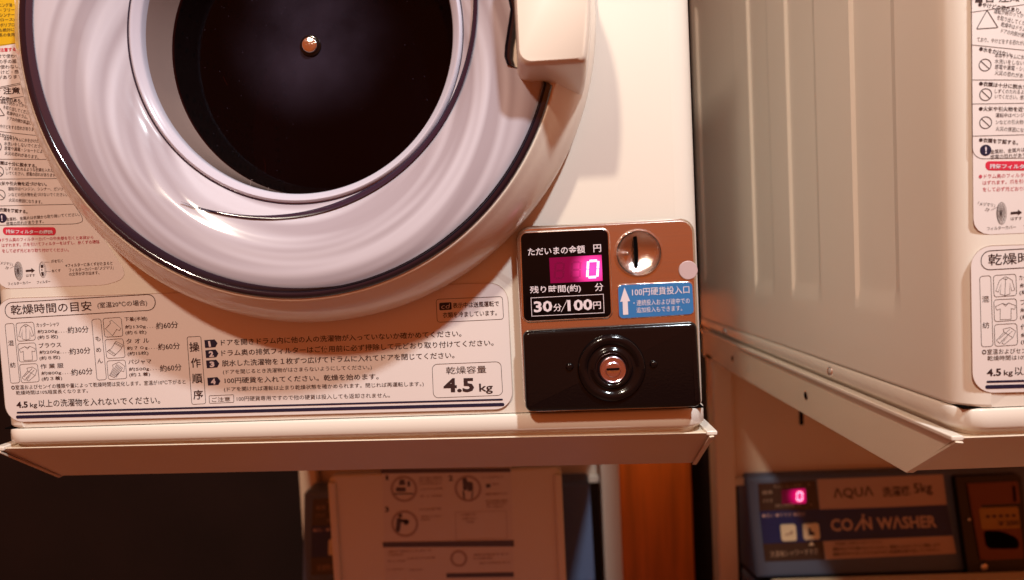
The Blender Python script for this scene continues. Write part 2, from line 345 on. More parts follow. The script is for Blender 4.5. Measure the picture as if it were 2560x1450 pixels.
def build_dryer():
    global ORG
    ORG = Vector(((X0+X1)/2, DEP/2, -.160))
    d = empty('coin_dryer', ORG, 'large cream coin dryer in front with round door, handle and lit coin panel', 'tumble dryer', 'coin dryers on their stands')
    # body shell
    ys = sorted({round(v, 5) for a, b in GRO for v in [a-.0075, a-.0055, a+.0055, a+.0075, b-.004, b-.0018, b+.0018, b+.004]}|{.03, .775})
    r = .022; base = plan(X0, X1, 0, DEP, r, 8, ys); n = len(base)
    zs = [(ZB, .0015), (ZB+.001, .0005), (ZB+.0025, 0)]+[(z, 0) for z in (-.12, -.085, -.078, -.072, -.067, -.062, -.057, -.052, -.047, -.042, 0, .2, .43, .445, .455, .465, .48)]+[(ZT-.02, 0), (ZT-.006, .004), (ZT, .02)]
    V = []; F = []
    cx, cy = (X0+X1)/2, DEP/2
    for z, ins in zs:
        for x, y in base:
            g = groove(y, z) if (abs(x-X0) < 1e-6 or abs(x-X1) < 1e-6) else 0
            sx_ = 1 if x < cx else -1
            xx = x+sx_*(ins+g); yy = y+(ins if y < cy else -ins)
            V.append((xx, yy, z))
    # front face span is between last vertex (left arc end, y=0) and first (right arc start)
    for j in range(len(zs)-1):
        for i in range(n-1): F.append((j*n+i, j*n+i+1, (j+1)*n+i+1, (j+1)*n+i))
    F.append(tuple((len(zs)-1)*n+i for i in range(n)))
    F.append(tuple(reversed(range(n))))
    mesh('body', V, F, 'cream', d, smooth=14)
    # front panel with the round drum opening
    bm = bmesh.new()
    lv = [V[j*n+n-1] for j in range(len(zs))]; rv = [V[j*n] for j in range(len(zs))]
    outer = [bm.verts.new(Vector(v)-ORG) for v in rv+list(reversed(lv))]
    oe = [bm.edges.new((outer[i], outer[(i+1) % len(outer)])) for i in range(len(outer))]
    ci = [bm.verts.new(Vector((x, 0, z))-ORG) for x, z in circ(DC, .150, 72)]
    ce = [bm.edges.new((ci[i], ci[(i+1) % 72])) for i in range(72)]
    bmesh.ops.triangle_fill(bm, edges=oe+ce, use_beauty=True)
    me = bpy.data.meshes.new('front_panel'); bmesh.ops.recalc_face_normals(bm, faces=bm.faces); bm.to_mesh(me); bm.free(); me.materials.append(M['cream'])
    link('front_panel', me, d)
    # drum behind the window
    dr = lathe('drum', [(.235, .062), (.24, .07), (.24, .42), (.20, .44), (.0, .44)], DC, 'drum', d, n=72)
    lathe('drum_seal', [(.150, .001), (.152, .03), (.16, .05), (.236, .062)], DC, 'dark', d, n=72, cap=False)
    for a in (80, 200, 320):
        c, s = math.cos(math.radians(a)), math.sin(math.radians(a))
        P = []
        for yy in (.07, .41):
            for rr, w in ((.241, .04), (.20, .012), (.20, -.012), (.241, -.04)): P.append((DC[0]+rr*c-w*s, yy, DC[1]+rr*s+w*c))
        mesh('lifter', P, [(0, 1, 2, 3), (4, 7, 6, 5), (0, 4, 5, 1), (1, 5, 6, 2), (2, 6, 7, 3)], 'drum', dr, smooth=30)
    # bottom skirt
    V = []; F = []
    prof = [(.004, -.1372), (.0012, -.1374), (-.0002, -.1379), (-.0008, -.1386), (-.0009, -.1512), (.0006, -.1535), (.004, -.1562), (.0065, -.1572), (.0068, -.1600)]
    pb = plan(X0, X1, 0, DEP, r, 8, (.1, .4)); n = len(pb)
    for ins, z in prof:
        for x, y in plan(X0+ins, X1-ins, ins, DEP-ins, r-ins*.5, 8, (.1, .4)): V.append((x, y, z))
    for j in range(len(prof)-1):
        for i in range(n): F.append((j*n+i, j*n+(i+1) % n, (j+1)*n+(i+1) % n, (j+1)*n+i))
    F.append(tuple(range(n))); F.append(tuple(range((len(prof)-1)*n, len(prof)*n)))
    sk = mesh('bottom_skirt', V, F, 'cream', d, smooth=45)
    mesh('seam', *box(X0+.003, X1-.003, .003, DEP-.003, -.1376, -.1364), 'dark', sk)
    for yy in (.22, .62):
        for sx_, xx in ((-1, X0), (1, X1)):
            V = []; F = []
            for k_, (rr, dd) in enumerate(((.0055, 0), (.005, .0018), (.003, .0028), (0.0005, .003))):
                for i in range(16): V.append((xx+sx_*(dd+.0006), yy+rr*math.cos(i*math.pi/8), -.1465+rr*math.sin(i*math.pi/8)))
            for j in range(3):
                for i in range(16): F.append((j*16+i, j*16+(i+1) % 16, (j+1)*16+(i+1) % 16, (j+1)*16+i))
            F.append(tuple(range(48, 64))); mesh('screw', V, F, 'chrome', d, smooth=50)
    build_door(d); build_labels(d); build_coin(d)
    return d
# ---------------------------------------------------------------- door
def build_door(d):
    YR = -.055; RR = .2142
    hp = [bp(p, YR) for p in [(1391, 204), (1362, 200), (1330, 198), (1308, 190), (1290, 172), (1283, 150), (1285, 120), (1291, 80), (1300, 11)]]
    pol = sorted((math.degrees(math.atan2(z-DC[1], x-DC[0])), math.hypot(x-DC[0], z-DC[1])) for x, z in hp)
    lo = pol[0][0]
    rmin = pol[-1][1]
    def notch(deg):
        a = -abs(deg)
        if a <= lo-.2: return RR
        pp = [(lo-.2, RR)]+pol
        if a >= pp[-1][0]: return pp[-1][1]
        for (a0, r0), (a1, r1) in zip(pp, pp[1:]):
            if a0 <= a <= a1: return r0+(r1-r0)*((a-a0)/max(a1-a0, 1e-6))
        return RR
    # theta samples, dense round the two corners of the handle notch
    th = set(round(-180+i*1.5, 3) for i in range(240))
    for s in (-1, 1):
        k = 0.0
        while k < 6: th.add(round(s*abs(lo)+s*(1-k), 3)); k += .2
        th.add(s*round(abs(lo)+.2, 3))
    th = sorted(t for t in th if t < 180); n = len(th)
    R0 = [notch(t) for t in th]
    # soften the outline a little
    for _ in range(2): R0 = [R0[i] if abs(abs(th[i])-abs(lo)) > 4 else (R0[i-1]+2*R0[i]+R0[(i+1) % n])/4 for i in range(n)]
    def ring(rf, y, c=DC): return [(c[0]+rf(i)*math.cos(math.radians(th[i])), y, c[1]+rf(i)*math.sin(math.radians(th[i]))) for i in range(n)]
    def loft(name, rings, m, parent, cap=False, smooth=40):
        V = [v for r_ in rings for v in r_]; F = []
        for j in range(len(rings)-1):
            for i in range(n): F.append((j*n+i, j*n+(i+1) % n, (j+1)*n+(i+1) % n, (j+1)*n+i))
        if cap: F.append(tuple(range((len(rings)-1)*n, len(rings)*n)))
        return mesh(name, V, F, m, parent, smooth=smooth)
    BC = (-.1885, .204)
    def mixc(t): return (BC[0]+(DC[0]-BC[0])*t, BC[1]+(DC[1]-BC[1])*t)
    fr = [(.238, -.004, 0), (.2462, -.0045, 0), (.2482, -.0075, 0), (.2480, -.012, .05), (.2450, -.020, .3), (.2390, -.031, .6), (.2300, -.042, .85), (.2220, -.0500, 1), (.2175, -.0545, 1), (.2165, -.0560, 1)]
    rings = [ring(lambda i, r=r: r, y, mixc(t)) for r, y, t in fr]
    rings.append(ring(lambda i: R0[i]+.0012, -.0568)); rings.append(ring(lambda i: R0[i]-.004, -.0560))
    door = loft('door', rings, 'frame', d, smooth=35)
    # dark smoked trim round the lens
    tr = []
    for a in range(0, 181, 22):
        c, s = math.cos(math.radians(a)), math.sin(math.radians(a)); tr.append(ring(lambda i, c=c: R0[i]-.0033+.0034*c, -.0562-.0036*s))
    loft('trim_ring', tr, 'trim', door, smooth=80)
    wl = lambda i: .0072*max(0, math.cos(math.radians(th[i]+172)))**.7
    loft('inner_trim', [ring(lambda i: R0[i]-.0060, -.0588), ring(lambda i: R0[i]-.0064-wl(i)*.6, -.0604), ring(lambda i: R0[i]-.0068-wl(i), -.0609)], 'navy', door, smooth=80)
    # the wide glossy lens ring, a shallow dish with faint moulded ripples
    pr = [(1.0, -.0578, 0), (.97, -.0600, 0), (.93, -.0606, 0), (.88, -.0600, .0), (.83, -.0588, 1), (.79, -.0568, 1), (.75, -.0535, 1), (.71, -.0490, 1), (.68, -.0450, 1), (.655, -.0415, 0), (.64, -.0395, 0), (.634, -.0388, 0)]
    den = []
    for (a0, y0, w0), (a1, y1, w1) in zip(pr, pr[1:]):
        for k in range(4): t = k/4; den.append((a0+(a1-a0)*t, y0+(y1-y0)*t))
    den.append(pr[-1][:2])
    kk = np.array([p[1] for p in den]);
    for _ in range(3): kk[1:-1] = (kk[:-2]+2*kk[1:-1]+kk[2:])/4
    rings = []
    RI = .1365
    lens_r = [RI+(RR-.0066-RI)*(a-.634)/.366 for a, _ in den][::-1]; lens_v = list(kk)[::-1]
    ly = lambda r: float(np.interp(r, lens_r, lens_v))
    for (a, _), y in zip(den, kk):
        f = (a-.634)/.366
        def rf(i, f=f):
            return min(R0[i]-.0066, RI+(RR-.0066-RI)*f)
        V = []
        for i in range(n):
            t = math.radians(th[i]); rr = rf(i)
            rip = -.0*math.sin(rr*420+2.2*math.sin(t)+1.5*math.cos(2*t))*math.sin(math.pi*min(1, max(0, f)))
            env_ = math.sin(math.pi*min(1, max(0, f)))
            rip += .0002*math.sin(rr*330+1.6*math.sin(t)+1.2*math.cos(2*t))*env_+.0003*math.sin(rr*150-2.2*t)*env_*math.exp(-((rr-.172)/.018)**2)
            V.append((DC[0]+rr*math.cos(t), ly(rr)+rip, DC[1]+rr*math.sin(t)))
        rings.append(V)
    loft('lens', rings, 'lens', door, smooth=60)
    # inner rings and bowl
    lathe('inner_ring', [(.1372, -.0380), (.1362, -.0405), (.1345, -.0412), (.1325, -.0400), (.1312, -.0380), (.1296, -.0372), (.1286, -.0350), (.1284, -.0300)], DC, 'ring', door, n=160, cap=False, smooth=50)
    lathe('gasket', [(.1385, -.0392), (.1378, -.0402), (.1368, -.0388)], DC, 'gasket', door, n=160, cap=False)
    lathe('bowl_wall', [(.1285, -.0305), (.1280, -.012), (.1268, .004), (.1262, .008)], DC, 'bowl', door, n=160, cap=False)
    # dark crescent drawn in for the reflection in the clear rim, lower right
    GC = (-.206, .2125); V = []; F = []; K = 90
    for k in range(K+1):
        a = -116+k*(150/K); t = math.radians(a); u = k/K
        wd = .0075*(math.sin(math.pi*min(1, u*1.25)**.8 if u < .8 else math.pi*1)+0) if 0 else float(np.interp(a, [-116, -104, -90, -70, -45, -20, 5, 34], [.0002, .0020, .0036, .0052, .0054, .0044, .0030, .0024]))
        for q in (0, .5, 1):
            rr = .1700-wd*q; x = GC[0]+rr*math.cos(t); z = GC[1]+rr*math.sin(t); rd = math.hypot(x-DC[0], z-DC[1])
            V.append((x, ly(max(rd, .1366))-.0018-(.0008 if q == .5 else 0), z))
    for k in range(K):
        for q in (0, 1): F.append((3*k+q, 3*k+q+1, 3*k+4+q, 3*k+3+q))
    mesh('painted_rim_reflection', V, F, 'gasket', door, smooth=80)
    w = lathe('window', [(.1275, .0055), (.118, .0035), (.098, .0015), (.072, -.0002), (.045, -.0014), (.02, -.0020), (.0006, -.0022)], DC, 'window', door, n=120, smooth=80, origin=(DC[0], 0, DC[1]))
    for pts in ([(655, 395), (660, 412), (657, 432)], [(652, 486), (662, 478), (665, 466)], [(567, 212), (560, 200), (556, 190)], [(520, 415), (524, 424), (530, 428)], [(610, 455), (616, 449), (625, 447)]):
        strokes('lint_fibre', [(rpoly([bp(p, -.001) for p in pts], [0]+[.004]*(len(pts)-2)+[0], 4), False)], .00028, 0, 'lint', door, yf=lambda x, z: -.0026+.0075*min(1, (math.hypot(x-DC[0], z-DC[1])/.1275))**2)
    kc = bp((775, 113), -.004)
    lathe('stud', [(.0092, -.0020), (.0092, -.0030), (.0080, -.0036), (.0066, -.0036)], kc, 'black', door, n=32)
    lathe('stud', [(.0067, -.0030), (.0067, -.0056), (.0062, -.0062), (.0056, -.0064)], kc, 'chrome', door, n=32)
    # handle
    q = lambda p, Y: bp(p, Y)
    a = q((1293, 163), -.085); b = q((1458, 153), -.085)
    cz = DC[1]; zb = (a[1]+b[1])/2; xl = a[0]+.001; ro = math.hypot(q((1475, 11), -.085)[0]-DC[0], q((1475, 11), -.085)[1]-cz)
    def outl(grow, zadd):
        z0 = zb-zadd; z1 = 2*cz-z0; P = [(xl-grow*.5, z1), (xl-grow*.5, z0)]
        k = 10
        for i in range(k+1):
            z = z0+(z1-z0)*i/k; P.append((DC[0]+math.sqrt(max((ro+grow)**2-(z-cz)**2, 0)), z))
        return P
    hy = [(.0045, .011, -.030), (.004, .009, -.046), (.0022, .0035, -.070), (.0008, .0010, -.081), (0, 0, -.0835), (-.0022, -.0022, -.0856)]
    V = []; F = []; nn = None
    for g, za, y in hy:
        P = outl(g, za); rad = [.009, .009]+[.004]+[0]*9+[.004]
        P = rpoly(P, rad, 6); nn = len(P); V += [(x, y, z) for x, z in P]
    for j in range(len(hy)-1):
        for i in range(nn): F.append((j*nn+i, j*nn+(i+1) % nn, (j+1)*nn+(i+1) % nn, (j+1)*nn+i))
    F.append(tuple(range((len(hy)-1)*nn, len(hy)*nn)))
    mesh('handle', V, F, 'frame', door, smooth=40)
# ---------------------------------------------------------------- printed labels
def build_labels(d):
    Y1, Y2, Y3 = -.0003, -.0005, -.0007
    px = lambda n: n*PXM
    # ---- lower label: drying times and instructions
    TL = Qp((2429, 612)); TR = bp((1268, 706)); BR = bp((1283, 1022)); BL = (Qp((2431, 970))[0], bp((51, 1054))[1])
    TLz = bp((12, 748))[1]
    strokes('frame_or_shade_line', [(rpoly([(BL[0], TLz+.001), TR, BR, BL], .016, 8), True)], px(.9), -.0005, 'brownp', d)  # edge shadow of the label sheet, painted as a thin brown line
    sh = plate('instruction_label', rpoly([(BL[0], TLz+.001), TR, BR, BL], .016, 8), Y1, -.00002, 'sheet', d)
    T = lambda s, p0, p1, h, b=0.0: (s, p0, p1, px(h), b)
    A = lambda s, a, b, h, bo=0.0: T(s, zA(*a), zA(*b), h/3.624, bo)
    B = lambda s, a, b, h, bo=0.0: T(s, zB(*a), zB(*b), h/3.048, bo)
    it = [A('乾燥時間の目安', (105, 243), (835, 205), 92, .006), A('(室温20℃の場合)', (888, 190), (1338, 165), 62, .004)]
    rows = [[('カッターシャツ', (335, 355), (540, 345), 40), ('約200g', (345, 417), (525, 409), 40), ('約30分', (618, 412), (808, 402), 64), ('(約５枚)', (345, 470), (530, 460), 42)],
            [('ブラウス', (357, 543), (560, 532), 46), ('約200g', (362, 605), (545, 594), 40), ('約30分', (635, 605), (825, 592), 62), ('(約８枚)', (363, 658), (550, 647), 42)],
            [('作 業 服', (372, 732), (580, 722), 46), ('約800g', (380, 795), (560, 785), 40), ('約60分', (652, 795), (845, 780), 64), ('(約３着)', (383, 846), (568, 836), 42)],
            [('下着(半袖)', (1132, 308), (1338, 300), 46), ('約130g', (1138, 375), (1325, 367), 40), ('約60分', (1420, 375), (1618, 360), 64), ('(約６枚)', (1140, 428), (1330, 420), 42)],
            [('タ オ ル', (1148, 505), (1355, 495), 46), ('約７０g', (1155, 568), (1340, 558), 40), ('約60分', (1437, 565), (1635, 552), 64), ('(約15枚)', (1160, 618), (1348, 609), 42)],
            [('パジャマ', (1167, 693), (1375, 685), 46), ('約500g', (1172, 758), (1355, 750), 40), ('約60分', (1455, 760), (1650, 745), 64), ('(約１着)', (1175, 808), (1363, 800), 42)]]
    for r_ in rows: it += [A(*q, .004) for q in r_]
    it += [A('混', (80, 524), (131, 521), 50), A('紡', (98, 722), (147, 719), 50), A('も', (868, 482), (916, 479), 46), A('め', (876, 582), (922, 579), 44), A('ん', (886, 682), (936, 679), 44)]
    it += [A('◎室温およびセンイの種類や量によって乾燥時間は変化します。室温が10℃下がると', (107, 922), (1685, 868), 44),
           A('乾燥時間は10%程度長くなります。', (150, 968), (800, 948), 40),
           A('4.5', (155, 1087), (258, 1082), 60, .03), A('kg', (278, 1092), (343, 1089), 56, .01),
           A('以上の洗濯物を入れないでください。', (355, 1080), (1455, 1048), 72, .006)]
    texts('lettering', it, Y2, 'ink', sh)
    it = [B('ドアを開きドラム内に他の人の洗濯物が入っていないか確かめてください。', (285, 440), (2115, 370), 50, .008),
          B('ドラム奥の排気フィルターはご使用前に必ず掃除して元どおり取り付けてください。', (288, 520), (2360, 440), 50, .008),
          B('脱水した洗濯物を１枚ずつ広げてドラムに入れてドアを閉じてください。', (293, 598), (2062, 535), 50, .008),
          B('(ドアを閉じるとき洗濯物がはさまらないようにしてください｡)', (300, 662), (1432, 625), 42, .002),
          B('100円硬貨を入れてください。乾燥を始めます。', (313, 728), (1485, 696), 48, .008),
          B('(ドアを開ければ運転は止まり乾燥状態を確かめられます。閉じれば再運転します｡)', (308, 794), (1828, 752), 42, .002),
          B('ご注意', (215, 868), (355, 862), 36), B('100円硬貨専用ですので他の硬貨は投入しても返却されません。', (405, 862), (1570, 834), 38),
          B('操', (45, 487), (121, 484), 76, .012), B('作', (57, 607), (131, 604), 76, .012), B('順', (66, 727), (144, 724), 76, .012), B('序', (75, 850), (150, 847), 76, .012),
          T('表示中は送風運転で', zG5(750, 735), zG5(1945, 680), 14.2, .01), T('衣類を冷ましています。', zG5(490, 985), zG5(1890, 918), 14.4, .008),
          T('乾燥容量', zG4(370, 368), zG4(1410, 332), 19, 0), T('4.5', zG4(305, 842), zG4(1095, 828), 36.5, .035), T('kg', zG4(1230, 882), zG4(1580, 870), 27, .015)]
    texts('lettering', it, Y2, 'ink', sh)
    # frames
    fr = lambda pts, f, r_, w: (rpoly([f(*p) for p in pts], px(r_), 6), True)
    strokes('frame_or_shade_line', [fr([(45, 134), (1405, 54), (1412, 198), (55, 278)], zA, 19.5, 0)], px(1.7), Y2, 'ink', sh)
    bx = [[(48, 325), (128, 318), (183, 857), (100, 862)], [(147, 318), (308, 307), (325, 470), (163, 482)], [(163, 503), (325, 495), (342, 658), (180, 670)], [(180, 692), (342, 683), (360, 847), (197, 858)],
          [(833, 285), (915, 277), (968, 828), (882, 834)], [(935, 275), (1100, 265), (1117, 435), (952, 445)], [(952, 468), (1117, 458), (1137, 628), (970, 638)], [(970, 660), (1137, 650), (1153, 818), (985, 828)]]
    strokes('frame_or_shade_line', [fr(b, zA, 6, 0) for b in bx], px(1.0), Y2, 'ink', sh, split=True)
    strokes('frame_or_shade_line', [fr([(25, 373), (130, 367), (168, 880), (62, 886)], zB, 5, 0), fr([(193, 820), (380, 812), (382, 870), (196, 878)], zB, 2.5, 0),
                           fr([(315, 500), (2030, 425), (2062, 1012), (345, 1094)], zG5, 7, 0), fr([(5, 110), (1785, 38), (1834, 908), (40, 978)], zG4, 13, 0)], px(1.1), Y2, 'ink', sh, split=True)
    # dotted leaders
    dots = []
    for p, q in (((537, 400), (605, 396)), ((555, 588), (622, 584)), ((573, 776), (640, 772)), ((1338, 358), (1408, 354)), ((1352, 549), (1425, 544)), ((1367, 740), (1443, 735))):
        for k in range(4):
            c = zA(p[0]+(q[0]-p[0])*k/3, p[1]+(q[1]-p[1])*k/3); dots.append(circ(c, px(.9), 6))
    for g in range(0, len(dots), 4):
        V = []; F = []
        for c in dots[g:g+4]: b = len(V); V += [(x, Y2, z) for x, z in c]; F.append(tuple(range(b, b+6)))
        mesh('dotted_leader', V, F, 'ink', sh)
    # pictograms
    def pic(base, polys, w=.8):
        x0, y0, x1, y1 = base
        strokes('garment_pictogram', [([zA(x0+(x1-x0)*a, y0+(y1-y0)*b) for a, b in P], c) for P, c in polys], px(w), Y2, 'ink', sh)
    pic((160, 320, 320, 475), [([(.35, .12), (.2, .25), (.08, .75), (.2, .8), (.3, .35), (.28, .9), (.5, .97), (.72, .9), (.68, .35), (.8, .75), (.93, .7), (.78, .22), (.6, .1), (.5, .05), (.4, .08)], True), ([(.48, .12), (.5, .97)], False), ([(.35, .12), (.5, .2), (.6, .1)], False)])
    pic((170, 508, 335, 662), [([(.35, .14), (.05, .3), (.12, .48), (.27, .42), (.3, .95), (.78, .93), (.74, .4), (.9, .44), (.93, .26), (.62, .12), (.5, .2)], True), ([(.35, .14), (.5, .28), (.62, .12)], False)])
    pic((187, 695, 355, 850), [([(.1, .75), (.4, .35), (.35, .2), (.65, .12), (.9, .3), (.8, .62), (.45, .95), (.35, .9), (.6, .55), (.25, .9)], True), ([(.2, .7), (.65, .2)], False), ([(.3, .8), (.75, .3)], False), ([(.4, .35), (.8, .62)], False)])
    pic((945, 272, 1115, 440), [([(.4, .1), (.55, .25), (.62, .3), (.9, .55), (.82, .68), (.68, .6), (.45, .95), (.08, .58), (.35, .28), (.3, .2)], True)])
    pic((960, 465, 1130, 632), [([(.55, .1), (.92, .3), (.8, .55), (.45, .9), (.08, .65), (.3, .5)], True), ([(.48, .16), (.88, .38)], False), ([(.14, .58), (.5, .84)], False), ([(.44, .2), (.84, .42)], False), ([(.18, .54), (.54, .8)], False)])
    pic((978, 655, 1150, 825), [([(.1, .8), (.3, .4), (.25, .25), (.6, .08), (.9, .3), (.85, .6), (.7, .55), (.35, .92)], True)]+[([(.15+.06*k, .8+.02*k), (.5+.06*k, .18+.04*k)], False) for k in range(6)])
    # pentagon number tags
    tg = []; nm = []
    for k, (ox, oy) in enumerate(((0, 0), (7, 77), (13, 155), (22, 287))):
        tg.append([zB(157+ox, 397+oy), zB(235+ox, 391+oy), zB(257+ox, 420+oy), zB(241+ox, 450+oy), zB(163+ox, 456+oy)])
        x = 190+ox; nm.append(B('1234'[k], (x-(2 if k else -4), 449+oy), (x+(34 if k else 20), 446+oy), 46, .05))
    tg.append(rpoly([zG5(395, 592), zG5(712, 572), zG5(720, 765), zG5(402, 785)], px(3), 3))
    for p in tg: sheetp('number_tag', p, Y2, 'inkn', sh)
    texts('lettering', nm, Y3, 'white', sh)
    texts('lettering', [T('cd', zG5(445, 745), zG5(655, 732), 12, -.01)], Y3, 'white', sh, skew=.2)
    # double stripe
    def cap(p, q, w):
        p, q = Vector(p), Vector(q); u = (q-p).normalized(); v = Vector((-u.y, u.x)); o = []
        for s, c in ((1, q), (-1, p)):
            for k in range(9): a = math.pi*(k/8-.5); o.append(tuple(c+(u*math.cos(a)*s+v*math.sin(a)*s)*w/2))
        return o
    for p, q, w in (((45, 1031.2), (1255, 998.5), 4.4), ((45, 1042.2), (1257, 1010.8), 8.2)):
        plate('stripe', cap(bp(p), bp(q), px(w)), Y2-.0001, Y1, 'inkn', sh)
    # ---- upper label: cautions (left edge known from the second dryer)
    xl = Qp((2433, 560))[0]; xt = Qp((2432, 15))[0]
    pts = [(xt, .30), (xl, bp((12, 722))[1]), bp((270, 712)), bp((312, 695)), bp((310, 672)), bp((262, 600)), bp((205, 520)), bp((160, 430)), bp((118, 330)), bp((90, 230)), bp((70, 100)), (bp((60, 11))[0], .24), (bp((62, 11))[0]+.004, .30)]
    us = plate('caution_label', rpoly(pts, [.004, .012, .008, .006, .004]+[.01]*7+[0], 4), Y1, -.00002, 'sheet', d)
    L = lambda s, p0, p1, h, b=0.0: T(s, p0, p1, h, b)
    bold = .018
    hd = [L('●火気や引火物を近づけない。', zR(495, 560), zC(610, 132), 10, bold), L('●衣類を確認する。', zR(495, 716), zC(360, 489), 10, bold),
          L('●水をかけない。', zR(495, 257), zL(90, 707), 10, bold), L('●衣類は十分に脱水する。', zR(495, 433), zL(187, 846), 10, bold),
          L('●やけどの恐れあり。', zR(490, 34), zL(113, 522), 10, bold), L('警告 注意', bp((-40, 237)), zL(103, 475), 18, .02)]
    texts('lettering', hd, Y2, 'ink', us)
    sm = [L('運転中はベンジン、シンナー、ガソリ', zR(580, 592), zC(815, 193), 9.5), L('ンなどの引火物を近づけないでください。', zR(580, 627), zC(872, 265), 9.5), L('火災の原因になります。', zR(580, 659), zC(550, 362), 9.5),
          L('金属粉、金属片は衣類から取り除いてください。', zC(85, 586), zC(1035, 520), 9.3), L('感電の恐れがあります。', zC(88, 643), zC(570, 611), 9.3),
          L('運転が終わってから衣類', zR(570, 68), zL(168, 550), 10), L('を取り出してください。', zR(585, 100), zL(165, 582), 10), L('乾燥中はドラム、衣類', zR(605, 134), zL(178, 610), 10), L('ドアの内側が高温になっ', zR(605, 167), zL(185, 637), 10), L('ており、やけどをする恐れがあります。', zR(485, 210), zL(192, 663), 10),
          L('本体やドラムに水をかけたり、', zR(575, 290), zL(218, 723), 10), L('水洗いをしないでください。', zR(575, 320), zL(230, 749), 10), L('感電や漏電・ショートによる', zR(575, 348), zL(232, 774), 10), L('火災の恐れがあります。', zR(575, 377), zL(195, 802), 10),
          L('しずくのたれるような衣類を入れな', zR(575, 470), zL(271, 868), 9.5), L('いでください。感電の恐れがあります。', zR(575, 497), zL(286, 892), 9.5),
          L('お子様だけで使わせ', bp((-48, 147)), zL(98, 292), 10), L('たり幼児の手の届く', bp((-46, 161)), zL(102, 318), 10), L('ところで使わない。', bp((-45, 174)), zL(110, 345), 10), L('感電・やけど・感電', bp((-43, 188)), zL(120, 370), 10), L('の恐れがあります。', bp((-42, 201)), zL(126, 394), 10),
          L('｢メヅマリ｣', zR(490, 1035), zC(170, 1162), 8.5), L('文字', zR(525, 1060), zC(105, 1217), 8), L('はずす', zC(345, 1307), zC(460, 1303), 7.5), L('爪を引く', zC(668, 1127), zC(820, 1118), 8.5), L('糸くず', zC(675, 1249), zC(790, 1242), 8),
          L('フィルターカバー', zC(110, 1417), zC(405, 1398), 8), L('フィルター', zC(485, 1397), zC(660, 1384), 8),
          L('※フィルターに糸くずがたまると', zL(332, 1346), zL(568, 1334), 9.5), L('フィルターカバーの｢メヅマリ｣', zL(350, 1369), zL(573, 1356), 9.5), L('の文字が浮き出ます。', zL(350, 1390), zL(502, 1381), 9)]
    texts('lettering', sm, Y2, 'ink', us)
    red = [L('●ドラム奥のフィルターカバーの中央部を引くと本体から', zR(495, 900), zC(1215, 818), 9.5, .004), L('はずれます。爪を引いてフィルターをはずし、糸くずの掃除', zR(515, 932), zL(503, 1226), 9.5, .004), L('をして必ず元どおり取り付けてください。', zR(515, 965), zC(895, 980), 9.5, .004)]
    texts('lettering', red, Y2, 'inkrt', us)
    texts('lettering', [L('●使用者に注意する。', bp((-48, 133)), zL(92, 258), 10, bold)], Y2, 'inkr', us)
    plate('heading_tag', rpoly([zR(528, 812), zC(727, 663), zC(727, 768), zR(530, 858)], px(9), 6), Y2, Y1, 'inkr', us)
    texts('lettering', [L('排気フィルターの掃除', zR(548, 850), zC(692, 754), 10.5, .03)], Y3-.0001, 'white', us)
    # yellow warning band
    yb = bp((30, 109))[1]
    yel = plate('warning_band', [(xt, .300), (xl, yb-.0035), bp((45, 108)), bp((38, 11)), (bp((40, 11))[0], .300)], Y2, Y1, 'yellow', us)
    ytx = ['ドライクリーニング油・', '美容オイル・フリー', 'ベンジンやシンナー', '樹脂(セルロース)', 'スポンジやポリプロ', '洗濯後でも絶対に', '油の動物系の食用', '火災の恐れがあり']
    texts('lettering', [L(s, bp((-52+2*k, 20+12.4*(k-.0))), bp((38, 17+12.4*(k-.0))), 9.2) for k, s in enumerate(ytx[:7])], Y3-.0001, 'ink', us)
    # ruled lines and border of the caution list
    R_ = lambda y: (xl, Qp((2436, y))[1])
    ln = [([R_(225/2.014), zL(196, 662+22)], False), ([R_(402/2.014), zL(252, 803)], False), ([R_(523/2.014), zL(298, 899)], False), ([(xl, R_(685/2.014)[1]), zC(960, 365)], False),
          ([(xl, bp((12, 109))[1]-.002), bp((44, 108))], False), ([(xl, bp((12, 213))[1]-.004), zL(124, 414)], False), ([(xl, bp((12, 216))[1]-.004), zL(126, 421)], False), ([(xl, bp((12, 245))[1]-.003), zL(132, 484)], False)]
    strokes('frame_or_shade_line', ln, px(1.0), Y2, 'ink', us, split=True)
    bl = (xl, R_(800/2.014)[1])
    strokes('frame_or_shade_line', [(rpoly([(xt, .29), bl, zC(1060, 620), zC(1082, 545), zC(958, 365), zC(775, 38), zL(250, 800), zL(205, 665), zL(160, 540), zL(120, 400), zL(100, 250), (zL(95, 22)[0], .29)], [0, .008, .010, .004, .01, .01, .01, .01, .01, .01, .01, 0], 5), False)], px(1.0), Y2, 'ink', us)
    # prohibition icons
    ic = []
    for cc in ((527, 328), (530, 477), (530, 618)):
        c = zR(*cc); r_ = px(12.5); ic.append((circ(c, r_, 28), True)); ic.append(([(c[0]-r_*.7, c[1]+r_*.7), (c[0]+r_*.7, c[1]-r_*.7)], False))
    a, b_, c_ = zR(537, 52), zR(592, 140), zR(484, 147); ic.append((rpoly([a, b_, c_], px(2), 3), True))
    strokes('warning_symbol', ic, px(1.7), Y2, 'ink', us)
    c = zR(530, 757); plate('warning_symbol', circ(c, px(12), 28), Y2, Y1, 'inkn', us)
    texts('lettering', [L('!', (c[0]-px(1.8), c[1]-px(7.5)), (c[0]+px(1.8), c[1]-px(7.5)), 15, .03)], Y3-.0001, 'white', us)
    # filter drawings: ribbed cover, arrow, filter with lint
    c = zC(238, 1230); el = []
    for k in range(1, 7): el.append((circ((c[0]+px(.5), c[1]), px(9.5*k/6), 20, px(23*k/6)), True))
    el.append((circ((c[0]+px(2), c[1]), px(10.2), 24, px(23.8)), True))
